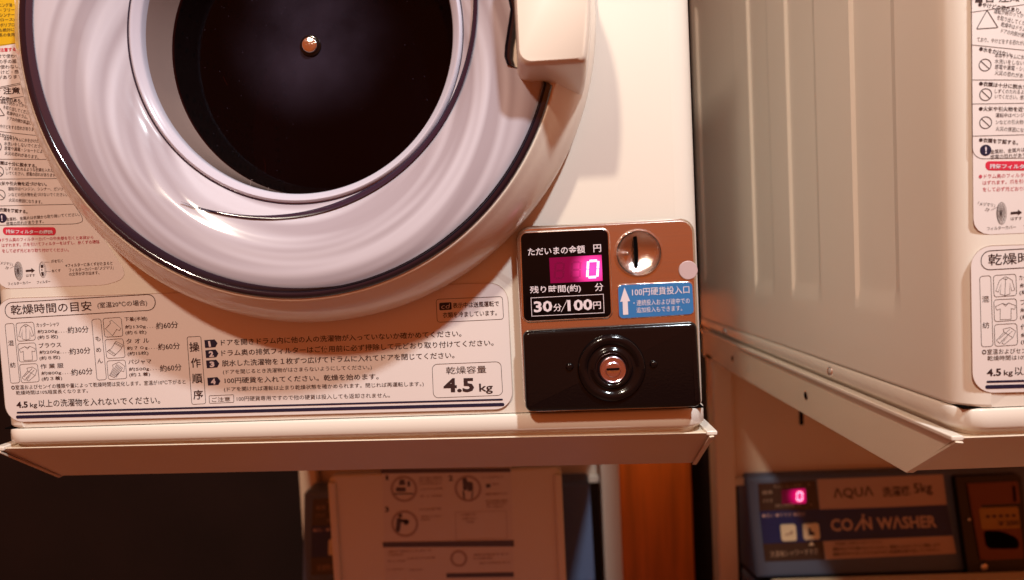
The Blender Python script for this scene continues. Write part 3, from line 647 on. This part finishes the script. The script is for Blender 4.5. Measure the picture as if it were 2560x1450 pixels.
    for k in range(8):
        t = math.pi*k/8; el.append(([(c[0]+px(9.5)*math.cos(t), c[1]+px(23)*math.sin(t)), (c[0]-px(9.5)*math.cos(t), c[1]-px(23)*math.sin(t))], False))
    c2 = zC(556, 1213); el += [(circ(c2, px(9), 24, px(20.5)), True), (circ((c2[0]-px(1), c2[1]), px(7), 24, px(18)), True), ([zC(575, 1115), zC(648, 1115)], False), ([zC(582, 1238), zC(660, 1236)], False), ([zC(135, 1195), zC(195, 1165)], False)]
    strokes('filter_drawing', el, px(.55), Y2, 'ink', us)
    V = []; F = []
    for p in ([zC(338, 1216), zC(412, 1210), zC(410, 1190), zC(456, 1222), zC(414, 1252), zC(412, 1236), zC(340, 1242)], [zC(530, 1150), zC(562, 1146), zC(566, 1186), zC(534, 1190)], [zC(536, 1245), zC(570, 1240), zC(572, 1285), zC(548, 1295)], [zC(540, 1205), zC(552, 1204), zC(553, 1225), zC(542, 1227)]):
        sheetp('filter_drawing', p, Y2, 'ink', us)
# ---------------------------------------------------------------- coin panel
def build_coin(d):
    YP = -.0105; px = lambda n: n*PXM*(CAMD+YP)/CAMD
    x0 = bp((1300, 800), YP)[0]; x1 = bp((1745, 800), YP)[0]; z1 = bp((1500, 557), YP)[1]; z0 = bp((1520, 1024), YP)[1]
    pl = rpoly([(x0, z1), (x1, z1), (x1, z0), (x0, z0)], .0125, 8)
    cp = pillow('coin_panel', pl, [(0, -.0002), (-.0006, -.002), (-.0004, -.0075), (.0006, -.0095), (.0022, YP)], 'steel', d, smooth=50, cap=False)
    cap_hole('face_plate', inset(pl, .0022), circ(zE(1655, 457, YP), px(57.5)-.0004, 72), YP, 'steel', cp)
    E_ = lambda a, b, Y=YP: zE(a, b, Y); D_ = lambda a, b, Y=YP: zD(a, b, Y)
    # display window with raised rim
    q = rpoly([E_(202, 212), E_(1277, 163), E_(1322, 1243), E_(243, 1298)], px(15), 7)
    pillow('display_rim', inset(q, -px(4.5)), [(0, YP), (.0006, YP-.0009), (.0015, YP-.0011), (px(4.2), YP-.0003)], 'steel', cp)
    pillow('display_window', q, [(0, YP), (.0003, YP-.0006), (.0008, YP-.0008)], 'blackgloss', cp)
    YW = YP-.0010; e = lambda a, b: zE(a, b, YW)
    T = lambda s, p0, p1, h, b=0.0: (s, e(*p0), e(*p1), px(h/4.923), b)
    texts('lettering', [T('ただいまの金額', (297, 492), (998, 457), 98, .012), T('円', (1102, 447), (1197, 442), 94, .01), T('残り時間(約)', (322, 967), (948, 942), 102, .012), T('分', (1120, 927), (1225, 921), 98, .01),
                        T('30', (370, 1188), (597, 1178), 138, .03), T('分', (610, 1176), (710, 1171), 94, .012), T('100', (785, 1172), (1092, 1157), 138, .03), T('円', (1100, 1148), (1195, 1143), 92, .012)], YW, 'white', cp)
    strokes('frame_or_shade_line', [([e(332, 1008), e(1222, 963), e(1232, 1190), e(343, 1233)], True), ([e(704, 1180), e(778, 1032)], False)], px(1.3), YW, 'white', cp)
    # LED field
    led = [e(555, 515), e(1200, 478), e(1213, 797), e(572, 828)]
    dc = e(1092, 655); M['led'] = led_mat('led_window', (dc[0]-ORG.x, YW-.0001-ORG.y, dc[1]-ORG.z), px(62), (.12, .0, .024), (1.7, .09, .60), 1.0)
    plate('led_window', led, YW-.0001, YP, 'led', cp)
    def seg7(cx, cy, w, h, t, on, yy, m, nm, parent, sk=.06, f=None):
        f = f or e
        S = {'a': [(-w+t, -h), (w-t, -h)], 'd': [(-w+t, h), (w-t, h)], 'g': [(-w+t, 0), (w-t, 0)], 'b': [(w, -h+t*.3), (w, -t*.25)], 'c': [(w, t*.25), (w, h-t*.3)], 'f': [(-w, -h+t*.3), (-w, -t*.25)], 'e': [(-w, t*.25), (-w, h-t*.3)]}
        P = [([f(cx+x-sk*y, cy+y-.045*x) for x, y in S[k]], False) for k in on]
        strokes(nm, P, px(t/4.923*2), yy, m, parent)
    YD = YW-.0003
    seg7(680, 672, 52, 95, 13, 'abcdefg', YD, 'ghost', 'unlit_digit', cp); seg7(885, 662, 52, 95, 13, 'abcdefg', YD, 'ghost', 'unlit_digit', cp)
    seg7(1092, 652, 62, 100, 15, 'abcdef', YD, 'digit', 'lit_digit', cp)
    # coin slot dish
    c = E_(1655, 457); R = px(57.5)
    lathe('coin_dish', [(R+.0008, YP), (R+.0004, YP-.0016), (R-.0008, YP-.0018), (R*.93, YP-.0006), (R*.85, YP+.0012), (R*.7, YP+.0034), (R*.5, YP+.0054), (R*.3, YP+.0066), (R*.15, YP+.0070), (.0004, YP+.0072)], c, 'dish', cp, n=72, smooth=60)
    # (a dish needs room: its hollow sits in front of a raised collar)
    sl = []
    for k in range(9):
        t = k/8; sl.append(E_(1618+8*math.sin(t*3.1)+20*t, 240+380*t, YP+.0))
    return_slot = [(x-px(4.2), z) for x, z in sl]+[(x+px(4.2), z) for x, z in reversed(sl)]
    plate('coin_slot', return_slot, YP+.0028, YP+.009, 'dark', cp)
    lathe('rivet', [(.0018, YP+.006), (.0017, YP+.0016), (.001, YP+.0006), (.0003, YP+.0003)], E_(1520, 462), 'chrome', cp, n=20)
    lathe('plug', [(px(23.5), YP), (px(23.2), YP-.0008), (px(22), YP-.0012)], E_(2265, 668), 'greyplug', cp, n=48)
    # blue label
    q = rpoly([E_(1398, 850), E_(2313, 813), E_(2335, 1205), E_(1415, 1262)], px(11), 7)
    pillow('label_rim', inset(q, -px(2.5)), [(0, YP), (.0004, YP-.0007), (px(2.3), YP-.0008)], 'chrome', cp)
    plate('coin_label', inset(q, px(.5)), YP-.0011, YP, 'blue', cp)
    YB = YP-.0013; e2 = lambda a, b: zE(a, b, YB)
    T2 = lambda s, p0, p1, h, b=0.0: (s, e2(*p0), e2(*p1), px(h/4.923), b)
    texts('lettering', [T2('100円硬貨投入口', (1578, 987), (2283, 952), 98, .004), T2('・連続投入および途中での', (1595, 1107), (2287, 1077), 72), T2('追加投入もできます。', (1632, 1192), (2195, 1167), 68)], YB, 'white', cp)
    sheetp('arrow_mark', [e2(1483, 878), e2(1552, 1048), e2(1522, 1050), e2(1530, 1213), e2(1466, 1217), e2(1460, 1053), e2(1430, 1056)], YB, 'white', cp)
    # lock plate
    q = rpoly([D_(165, 765), D_(1248, 706), D_(1278, 1236), D_(185, 1268)], px(17), 8)
    lp = pillow('lock_plate', q, [(0, YP), (.0001, YP-.003), (.0012, YP-.0052), (.0032, YP-.0062), (.006, YP-.0064)], 'black', cp, smooth=60)
    YL = YP-.0064; c = zD(722, 1000, YL)
    lathe('lock_collar', [(px(84), YL+.0006), (px(83), YL-.0016), (px(79), YL-.0032), (px(72), YL-.0040), (px(65), YL-.0036), (px(60), YL-.0020), (px(56), YL-.0012), (px(50), YL-.0024), (px(46), YL-.0040), (px(42), YL-.0042), (px(38), YL-.0030), (px(36), YL-.0005)], c, 'black', cp, n=80, cap=False, smooth=70)
    lathe('lock_cylinder', [(px(37), YL+.0), (px(33), YL-.0022), (px(31), YL-.0026), (px(29), YL-.0022), (px(20), YL-.0022), (px(19), YL-.0030), (px(17), YL-.0034)], zD(730, 1008, YL), 'lock', cp, n=48, smooth=30)
    k = lambda a, b: zD(a, b, YL-.0036)
    sheetp('key_slot', rpoly([k(690, 1003), k(772, 999), k(772, 1012), k(690, 1016)], px(1.5), 3), YL-.0037, 'dark', cp)
    sheetp('key_slot', rpoly([k(690, 1018), k(772, 1014), k(772, 1027), k(692, 1030)], px(1.5), 3), YL-.0039, 'chrome', cp)
    for a, b in ((460, 992), (985, 975)):
        lathe('rivet', [(px(10), YL+.0003), (px(9), YL-.0012), (px(6), YL-.0020), (px(2), YL-.0023)], zD(a, b, YL), 'black', cp, n=24, smooth=70)
dryer = build_dryer()
# ================================================================ STAND
def build_stand():
    global ORG
    ORG = Vector(((X0+X1)/2, .40, -1.30))
    s = empty('dryer_stand', ORG, 'cream steel stand with slanting front apron carrying the front coin dryer', 'stand', 'steel stands under the dryers')
    xa, xb = X0-.004, X1+.0045; yt, yb_, zt, zb = .002, .070, -.1600, -.2085; t = .0016; ye = .765
    # top deck
    mesh('deck', *box(xa+.004, xb-.004, yt+.004, ye, -.1628, -.1602), 'pink', s)
    # inclined apron with mitred ends
    V = [(xa+.001, yt, zt), (xb-.001, yt, zt), (xb-.004, yb_, zb), (xa+.004, yb_, zb)]; V += [(x, y+t, z+t*.5) for x, y, z in V]
    mesh('front_apron', V, [(0, 1, 2, 3), (7, 6, 5, 4), (0, 4, 5, 1), (1, 5, 6, 2), (2, 6, 7, 3), (3, 7, 4, 0)], 'beige', s, bevel=.0005, segs=2)
    V = [(xa+.004, yt-.0003, zt-.0004), (xb-.004, yt-.0003, zt-.0004), (xb-.004, yt+.010, zt+.0003), (xa+.004, yt+.010, zt+.0003)]
    for sgn, xx in ((-1, xa), (1, xb)):
        P = [(yt, zt), (ye, zt), (ye, zb-.002), (yb_, zb-.002)]
        V = [(xx, y, z) for y, z in P]+[(xx-sgn*t, y, z) for y, z in P]
        mesh('side_plate', V, [(0, 1, 2, 3), (7, 6, 5, 4), (0, 4, 5, 1), (1, 5, 6, 2), (2, 6, 7, 3), (3, 7, 4, 0)], 'beige', s, bevel=.0005, segs=2)
        # rolled top flange, its catch of light put into a paler colour
        P = [(yt-.001, zt-.002), (ye, zt-.002), (ye, zt+.0022), (yt-.001, zt+.0022)]
        V = [(xx+sgn*.0036, y, z) for y, z in P]+[(xx-sgn*.006, y, z) for y, z in P]
        mesh('flange', V, [(0, 1, 2, 3), (7, 6, 5, 4), (0, 4, 5, 1), (1, 5, 6, 2), (2, 6, 7, 3), (3, 7, 4, 0)], 'cream', s, bevel=.0012, segs=3)
        # mitre tab
        V = [(xx+sgn*.0006, yt-.001, zt-.003), (xx+sgn*.0006, yb_-.001, zb-.001), (xx-sgn*.004, yb_-.003, zb-.001), (xx-sgn*.004, yt-.003, zt-.003)]
        V += [(x, y+.0012, z+.001) for x, y, z in V]
        mesh('mitre_tab', V, [(0, 1, 2, 3), (7, 6, 5, 4), (0, 4, 5, 1), (1, 5, 6, 2), (2, 6, 7, 3), (3, 7, 4, 0)], 'beige', s)
        for yy, r_, mm in ((.28, .0042, 'dark'), (.57, .0042, 'dark')):
            V = []
            for q, dd in ((r_*1.35, .0002), (r_, .0006)):
                V += [(xx+sgn*dd, yy+q*math.cos(i*math.pi/10), -.186+q*math.sin(i*math.pi/10)) for i in range(20)]
            V2 = [(xx+sgn*.0008, yy+r_*math.cos(i*math.pi/10), -.186+r_*math.sin(i*math.pi/10)) for i in range(20)]
            mesh('hole_rim', V, [(i, (i+1) % 20, 20+(i+1) % 20, 20+i) for i in range(20)], 'chrome', s)
            mesh('screw_hole', V2, [tuple(range(20))], 'dark', s)
    for xx0 in (X0-.004, X1-.0365):
        for y0 in (.700,):
            V, F = box(xx0, xx0+.0375, y0, y0+.045, -1.30, zb+.01)
            mesh('leg', V, F, 'pink', s, bevel=.004, segs=3)
    mesh('back_panel', *box(X0+.034, X1-.037, .722, .7235, -.455, -.21), 'beige', s, bevel=.0005, segs=2)
    V, F = box(X0+.034, X1-.037, .7125, .7215, -.455, -.44); mesh('cross_rail', V, F, 'beige', s, bevel=.002, segs=2)
    a = bp((1998, 1018), .72+DY); b = bp((2010, 1063), .72+DY)
    mesh('keyhole_slot', [(x-DX, .7213, z-DZ) for x, z in rpoly([(a[0], a[1]), (b[0], a[1]), (b[0], b[1]), (a[0], b[1])], .003, 4)], [tuple(range(20))], 'dark', s)
    return s
stand = build_stand()
ORG = Vector((0, 0, 0))
def copy_tree(o, parent=None):
    c = o.copy(); COL.objects.link(c)
    if parent is not None: c.parent = parent
    for ch in list(o.children): copy_tree(ch, c)
    return c
dryer2 = copy_tree(dryer); dryer2.location = Vector(dryer.location)+Vector((DX, DY, DZ))
dryer2['label'] = 'cream coin dryer at the right edge showing its ribbed side panel'
stand2 = copy_tree(stand); stand2.location = Vector(stand.location)+Vector((DX, DY, DZ))
# the front stand and the dryer's base sit slightly out of level, left end up
def settle(o, f):
    for q in [o]+list(o.children): 
        if q.type == 'MESH' and q.name.split('.')[0] in f:
            q.data = q.data.copy(); up, lim = f[q.name.split('.')[0]]; r = o if o.type == 'EMPTY' else o.parent
            for v in q.data.vertices:
                x = v.co.x+r.location.x; z = v.co.z+r.location.z
                if z < lim: v.co.z += (X1-x)/(X1-X0)*(up if not callable(up) else up(z))
        if q is not o and q.children and o.type == 'EMPTY': settle_children(q, f, o)
def settle_children(p, f, r):
    for q in p.children:
        if q.name.split('.')[0] in f:
            q.data = q.data.copy(); up, lim = f[q.name.split('.')[0]]
            for v in q.data.vertices:
                x = v.co.x+r.location.x; z = v.co.z+r.location.z
                if z < lim: v.co.z += (X1-x)/(X1-X0)*(up if not callable(up) else up(z))
skf = lambda z: .006+min(1, max(0, (-.1375-z)/.02))*.0035
settle(dryer, {'body': (.006, -.13), 'front_panel': (.006, -.13), 'bottom_skirt': (skf, 0), 'seam': (.006, 0), 'screw': (.006, 0)})
settle(stand, {k: (.0105, 0) for k in ('deck', 'front_apron', 'side_plate', 'flange', 'mitre_tab', 'hole_rim', 'screw_hole')})
stand2['label'] = 'cream steel stand of the right dryer, side plate with screw holes in view'
# ================================================================ WASHING MACHINES
def build_washer(xl, ztop, label, lid_open):
    """console top front edge at y=.655, z=ztop; console leans back"""
    global ORG
    w = .552; ORG = Vector((xl+w/2, .42, -1.30))
    r = empty('washing_machine', ORG, label, 'washing machine', 'coin washing machines under the dryers')
    YT, SL = .640, .22
    yf = lambda x, z, o=0: YT+SL*(z-ztop)-o
    zc = ztop-.175
    mesh('cabinet', *box(xl, xl+w, .10, .70, -1.29, zc-.02), 'greyblue', r, bevel=.012, segs=3)
    V = [(xl, YT, ztop), (xl+w, YT, ztop), (xl+w, yf(0, zc), zc), (xl, yf(0, zc), zc)]+[(xl, .70, ztop), (xl+w, .70, ztop), (xl+w, .70, zc-.02), (xl, .70, zc-.02)]
    mesh('console', V, [(0, 1, 2, 3), (7, 6, 5, 4), (0, 4, 5, 1), (1, 5, 6, 2), (2, 6, 7, 3), (3, 7, 4, 0)], 'greyblue', r, bevel=.006, segs=3)
    if not lid_open: mesh('lid', *box(xl+.02, xl+w-.02, .12, yf(0, zc)-.01, zc-.02, zc+.006), 'sand', r, bevel=.006, segs=3)
    # console face drawn in its own slanted plane; pixel measurements of the right washer
    def S(a, b, raw=False):
        p = (a, b) if raw else (1860+a/3.657, 1160+b/3.657)
        d = ROT @ Vector(((p[0]-1280)/FPX, (725-p[1])/FPX, -1)); zt2 = bp((1870, 1190), .662)[1]
        # ray meets y = YT + SL*(z - ztop0)
        t = (YT-SL*ZT0+SL*CAMP.z-CAMP.y)/(d.y-SL*d.z); q = CAMP+t*d
        return (q.x-XL0+xl, q.z-ZT0+ztop)
    def face(name, quad, o, m, rad=0, parent=r):
        P = [S(*p) for p in quad]; P = rpoly(P, rad, 4) if rad else P; k = len(P)
        V = [(x, yf(x, z, o), z) for x, z in P]+[(x, yf(x, z, -.001), z) for x, z in P]
        return mesh(name, V, [tuple(range(k))]+[(i, (i+1) % k, k+(i+1) % k, k+i) for i in range(k)], m, parent)
    YY = lambda o: (lambda x, z: yf(x, z, o))
    K = 1.17/FPX/3.657
    dp = face('display_panel', [(125, 180), (650, 150), (690, 430), (140, 440)], .0008, 'blackp')
    face('stripe_panel', [(140, 432), (1850, 372), (1905, 645), (172, 728)], .0012, 'navyp')
    face('lower_panel', [(170, 728), (718, 700), (738, 872), (190, 892)], .0008, 'blackp')
    lb = face('name_plate', [(665, 140), (1815, 95), (1850, 368), (692, 418)], .0012, 'tanp')
    face('note_plate', [(722, 705), (1905, 655), (1937, 815), (745, 870)], .0012, 'tanp')
    T = lambda s, p0, p1, h, b=0.0: (s, S(*p0), S(*p1), h*K, b)
    texts('lettering', [T('ΛQUΛ', (820, 325), (1185, 302), 100, .01), T('洗濯機', (1268, 300), (1522, 286), 88, .012), T('5kg', (1560, 292), (1725, 280), 110, .015)], 0, 'ink', lb, yf=YY(.0018))
    texts('lettering', [T('CO', (795, 615), (1000, 606), 108, .03), T('N', (1085, 600), (1172, 596), 108, .03), T('WΛSHER', (1218, 596), (1762, 575), 108, .03)], 0, 'tanp', r, yf=YY(.0018))
    strokes('lettering', [([S(1012, 606), S(1078, 505)], False)], 20*K, 0, 'tanp', r, yf=YY(.0018))
    P = circ(S(1085, 468), 13*K, 12); mesh('lettering', [(x, yf(x, z, .0018), z) for x, z in P], [tuple(range(12))], 'tanp', r)
    texts('lettering', [T('洗濯機に洗剤を入れてください', (830, 740), (1260, 722), 26), T('運転中はフタを開けないでください。硬貨を入れるとすぐに運転します', (810, 792), (1790, 750), 30, .01), T('運転が終わりましたらすみやかに洗濯物を取り出してください。', (810, 838), (1790, 795), 30, .01)], 0, 'ink', r, yf=YY(.0018))
    texts('lettering', [T('ただいまの金額', (270, 218), (520, 205), 28), T('円', (575, 202), (600, 200), 28), T('標準', (165, 278), (260, 272), 34), T('すすぎ', (170, 350), (262, 345), 30), T('残り時間 約', (285, 395), (520, 385), 28), T('分', (595, 382), (620, 381), 28), T('洗濯機シャワーすすぎ', (240, 850), (680, 820), 52)], 0, 'brownp', r, yf=YY(.0018))
    texts('lettering', [T('●洗い ●すすぎ ●脱水', (165, 488), (560, 470), 34)], 0, 'greyplug', r, yf=YY(.0018))
    # LED
    dcx, dcz = S(505, 292)
    mm = led_mat('led_window_washer', (dcx-ORG.x, yf(dcx, dcz, .0012)-ORG.y, dcz-ORG.z), 135*K, (.035, 0, .008), (.9, .0, .16), 1.0)
    face('led_window', [(340, 235), (560, 222), (566, 355), (345, 368)], .0012, mm)
    w_, h_, t_ = 27, 45, 10
    SG = [[(-w_+6, -h_), (w_-6, -h_)], [(-w_+6, h_), (w_-6, h_)], [(w_, -h_+5), (w_, -5)], [(w_, 5), (w_, h_-5)], [(-w_, -h_+5), (-w_, -5)], [(-w_, 5), (-w_, h_-5)]]
    strokes('lit_digit', [([S(505+x*.85, 292+y*.85-.05*x) for x, y in q], False) for q in SG], 11*K, 0, 'digit', r, yf=YY(.0020))
    for q, ic in (([(325, 550), (462, 543), (475, 690), (338, 697)], 0), ([(528, 542), (672, 532), (686, 675), (540, 685)], 1)):
        b_ = face('button', q, .005, 'sand', .004)
        cx, cy = sum(p[0] for p in q)/4, sum(p[1] for p in q)/4
        if ic: pg = [(-28, -35), (-8, -35), (-4, -5), (25, 5), (28, 30), (-28, 32)]
        else: pg = [(-38, 12), (10, -4), (18, -24), (42, -14), (34, 10), (-30, 24)]
        P = [S(cx+x, cy+y) for x, y in pg]; mesh('button_mark', [(x, yf(x, z, .0054), z) for x, z in P], [tuple(range(len(P)))], 'inkn' if ic else 'brownp', b_)
    P = [S(588, 742), S(640, 738), S(613, 705)]; mesh('arrow_mark', [(x, yf(x, z, .0016), z) for x, z in P], [(0, 1, 2)], 'sand', r)
    # coin unit
    cu = face('coin_unit', [(1888, 100), (2478, 75), (2600, 1165), (2035, 1180)], .014, 'black', .006)
    face('coin_plate', [(1985, 152), (2440, 130), (2462, 328), (2030, 345)], .017, 'orangep', .004, cu)
    face('coin_plate', [(1985, 152), (2090, 150), (2165, 830), (2105, 835)], .0168, 'orangep', .0, cu)
    lb2 = face('price_label', [(2088, 372), (2440, 358), (2462, 548), (2115, 562)], .0175, 'yelp', .003, cu)
    face('return_frame', [(2100, 555), (2470, 545), (2495, 825), (2140, 842)], .0165, 'orangep', .004, cu)
    face('return_cup', [(2128, 572), (2300, 578), (2440, 640), (2455, 735), (2160, 735)], .0180, 'dark', .008, cu)
    P = [S(2390, 170), S(2412, 168), S(2424, 310), S(2402, 312)]; mesh('coin_slot', [(x, yf(x, z, .0178), z) for x, z in P], [(0, 1, 2, 3)], 'dark', cu)
    texts('lettering', [T('● ● ● ● ●', (2150, 458), (2420, 448), 26), T('￥200', (2260, 530), (2450, 522), 46, .02)], 0, 'ink', cu, yf=YY(.0182))
    for c in ((2142, 905), (2412, 978), (2005, 475)):
        x, z = S(*c); rr = (.0062, .0062, .0028)[(c[0] == 2005)*2]; y = yf(x, z, .0155)
        V = []
        for q, dd in ((rr, 0), (rr*.9, .0015), (rr*.4, .0026)): V += [(x+q*math.cos(i*math.pi/8), y-dd, z+q*math.sin(i*math.pi/8)) for i in range(16)]
        F = [(j*16+i, j*16+(i+1) % 16, j*16+16+(i+1) % 16, j*16+16+i) for j in (0, 1) for i in range(16)]+[tuple(range(32, 48))]
        mesh('screw', V, F, 'chrome', cu, smooth=60)
    return r
YT0, SL0 = .640, .22
XL0, ZT0 = bp((1866, 1193), .640)
washer = build_washer(XL0, ZT0, 'blue grey coin washer under the right dryer with red lit zero and blue striped console', False)
XLW = bp((757, 1215), .640)[0]; ZTW = bp((1450, 1207), .640)[1]
washer2 = build_washer(XLW, ZTW, 'coin washer under the front dryer with its lid raised to show an instruction sheet', True)
# raised lid with its instruction sheet
ORG = Vector(washer2.location)
YL = .44
PL = lambda a, b, Y=YL: bp((700+a/2.415, 1050+b/2.415), Y)
lx0, lx1 = PL(308, 600)[0], PL(1712, 600)[0]; lz = -.33
lid = plate('lid', rpoly([(lx0, lz), (lx1, lz), (lx1, -.66), (lx0, -.66)], .012, 5), YL, YL+.022, 'sand', washer2, bevel=.004)
V, F = box(lx0+.0, lx0+.012, YL-.006, YL, -.65, lz-.01); mesh('lid_edge', V, F, 'sand', washer2, bevel=.003)
V, F = box(lx1-.012, lx1, YL-.006, YL, -.65, lz-.01); mesh('lid_edge', V, F, 'sand', washer2, bevel=.003)
YS = YL-.0006
G = lambda a, b: bp((920+a/5, 1160+b/5), YS)
zt = G(160, 60)[1]
sheet = plate('instruction_sheet', [(G(180, 100)[0], zt), (G(1790, 90)[0], zt), G(1830, 1700), G(215, 1720)], YS, YL, 'paper', lid)
KG = (CAMD+YS)/FPX/5
YQ = YS-.0005
bars = [[G(160, 60), G(1780, 45), G(1782, 100), G(162, 118)], [G(185, 975), G(1822, 950), G(1824, 1030), G(188, 1040)], [G(980, 1365), G(1820, 1350), G(1822, 1410), G(983, 1420)]]
for b in bars: sheetp('heading_bar', b, YQ, 'barp', lid)
for c, rr in (((450, 310), 172), ((1250, 305), 172), ((460, 745), 175), ((1135, 1180), 110)):
    cc = G(*c); n = 40; P = circ(cc, rr*KG, n)+circ(cc, (rr-32)*KG, n)
    mesh('pictogram_ring', [(x, YQ, z) for x, z in P], [(i, (i+1) % n, n+(i+1) % n, n+i) for i in range(n)], 'brownp', lid)
pp = [[(350, 290), (472, 290), (472, 345), (350, 345)], [(320, 365), (570, 362), (570, 378), (320, 382)], [(395, 195), (455, 190), (470, 260), (385, 265)], [(490, 215), (525, 210), (530, 280), (495, 285)],
      [(1180, 175), (1235, 175), (1240, 330), (1190, 325)], [(1230, 215), (1310, 230), (1315, 330), (1250, 345)], [(1180, 330), (1200, 330), (1215, 440), (1195, 440)], [(1300, 335), (1315, 335), (1305, 440), (1290, 440)],
      [(360, 670), (425, 680), (395, 850), (345, 845)], [(400, 690), (490, 690), (520, 740), (400, 725)], [(440, 700), (515, 700), (500, 760), (450, 760)], [(380, 450+170), (425, 620), (430, 665), (380, 668)], [(1470, 250), (1530, 245), (1535, 290), (1480, 300)]]
for p in pp: sheetp('person_pictogram', [G(*c) for c in rpoly(p, 14, 3)], YQ, 'barp', lid)
TG = lambda s, p0, p1, h, b=0.0: (s, G(*p0), G(*p1), h*KG, b)
tx = [TG('1', (225, 200), (255, 199), 62, .02), TG('2', (1010, 210), (1062, 208), 70, .03), TG('3', (215, 600), (265, 597), 70, .03)]
texts('lettering', tx, YQ, 'ink', lid)
src = ['洗濯物と洗剤を', '洗濯槽に入れて', 'フタを閉めます', 'つめすぎに注意', '標準コース約30分', 'コースを選んで', '硬貨を入れます', '運転が始まります', '残り時間の表示', '洗濯が終わると', 'ブザーでお知らせ', 'すみやかに洗濯物を', '取り出してください', '次の方のために', 'フタを開けておく', 'ご注意ください']
lo = [((640, 190), (930, 180)), ((640, 225), (935, 214)), ((640, 265), (920, 255)), ((645, 330), (930, 318)), ((655, 418), (930, 408)), ((1420, 185), (1690, 175)), ((1550, 265), (1640, 262)), ((1470, 392), (1750, 380)), ((1470, 480), (1750, 468)), ((1480, 515), (1740, 502)), ((1480, 552), (1690, 545)), ((640, 585), (920, 570)), ((670, 672), (920, 662)), ((660, 710), (780, 705)), ((1160, 650), (1360, 640)), ((1170, 700), (1360, 690)), ((1230, 740), (1330, 736)),
      ((250, 1110), (800, 1090)), ((250, 1150), (440, 1145)), ((480, 1195), (840, 1182)), ((250, 1232), (470, 1222)), ((240, 1335), (440, 1325)), ((520, 1340), (680, 1332)), ((1320, 1150), (1760, 1135)), ((1320, 1195), (1560, 1188)), ((1390, 1255), (1780, 1240))]
texts('lettering', [TG(src[i % 16], p, q, 30, .03) for i, (p, q) in enumerate(lo)], YQ, 'brownp', lid)
strokes('frame_or_shade_line', [([G(1095, 600), G(1730, 585), G(1740, 930), G(1100, 945)], True)], 5*KG, YQ, 'brownp', lid)
ORG = Vector((0, 0, 0))
# ================================================================ ROOM
def struct(o): o['kind'] = 'structure'; return o
struct(mesh('floor', [(-6, -4, -1.305), (6, -4, -1.305), (6, 3, -1.305), (-6, 3, -1.305)], [(0, 1, 2, 3)], 'floor'))
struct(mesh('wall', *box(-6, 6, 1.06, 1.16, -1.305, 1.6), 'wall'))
wx0, wx1 = bp((1552, 1300), 1.0)[0], bp((1732, 1300), 1.0)[0]
wp = mesh('wood_panel', *box(-.09, wx1-wx0-.09, -.02, .02, -.60, .6), 'wood', bevel=.003)
wp.location = (wx0+.09, 1.02, -.70)
wp['label'] = 'bright orange wood panel between the two machines, grain running upright'; wp['category'] = 'wood panel'
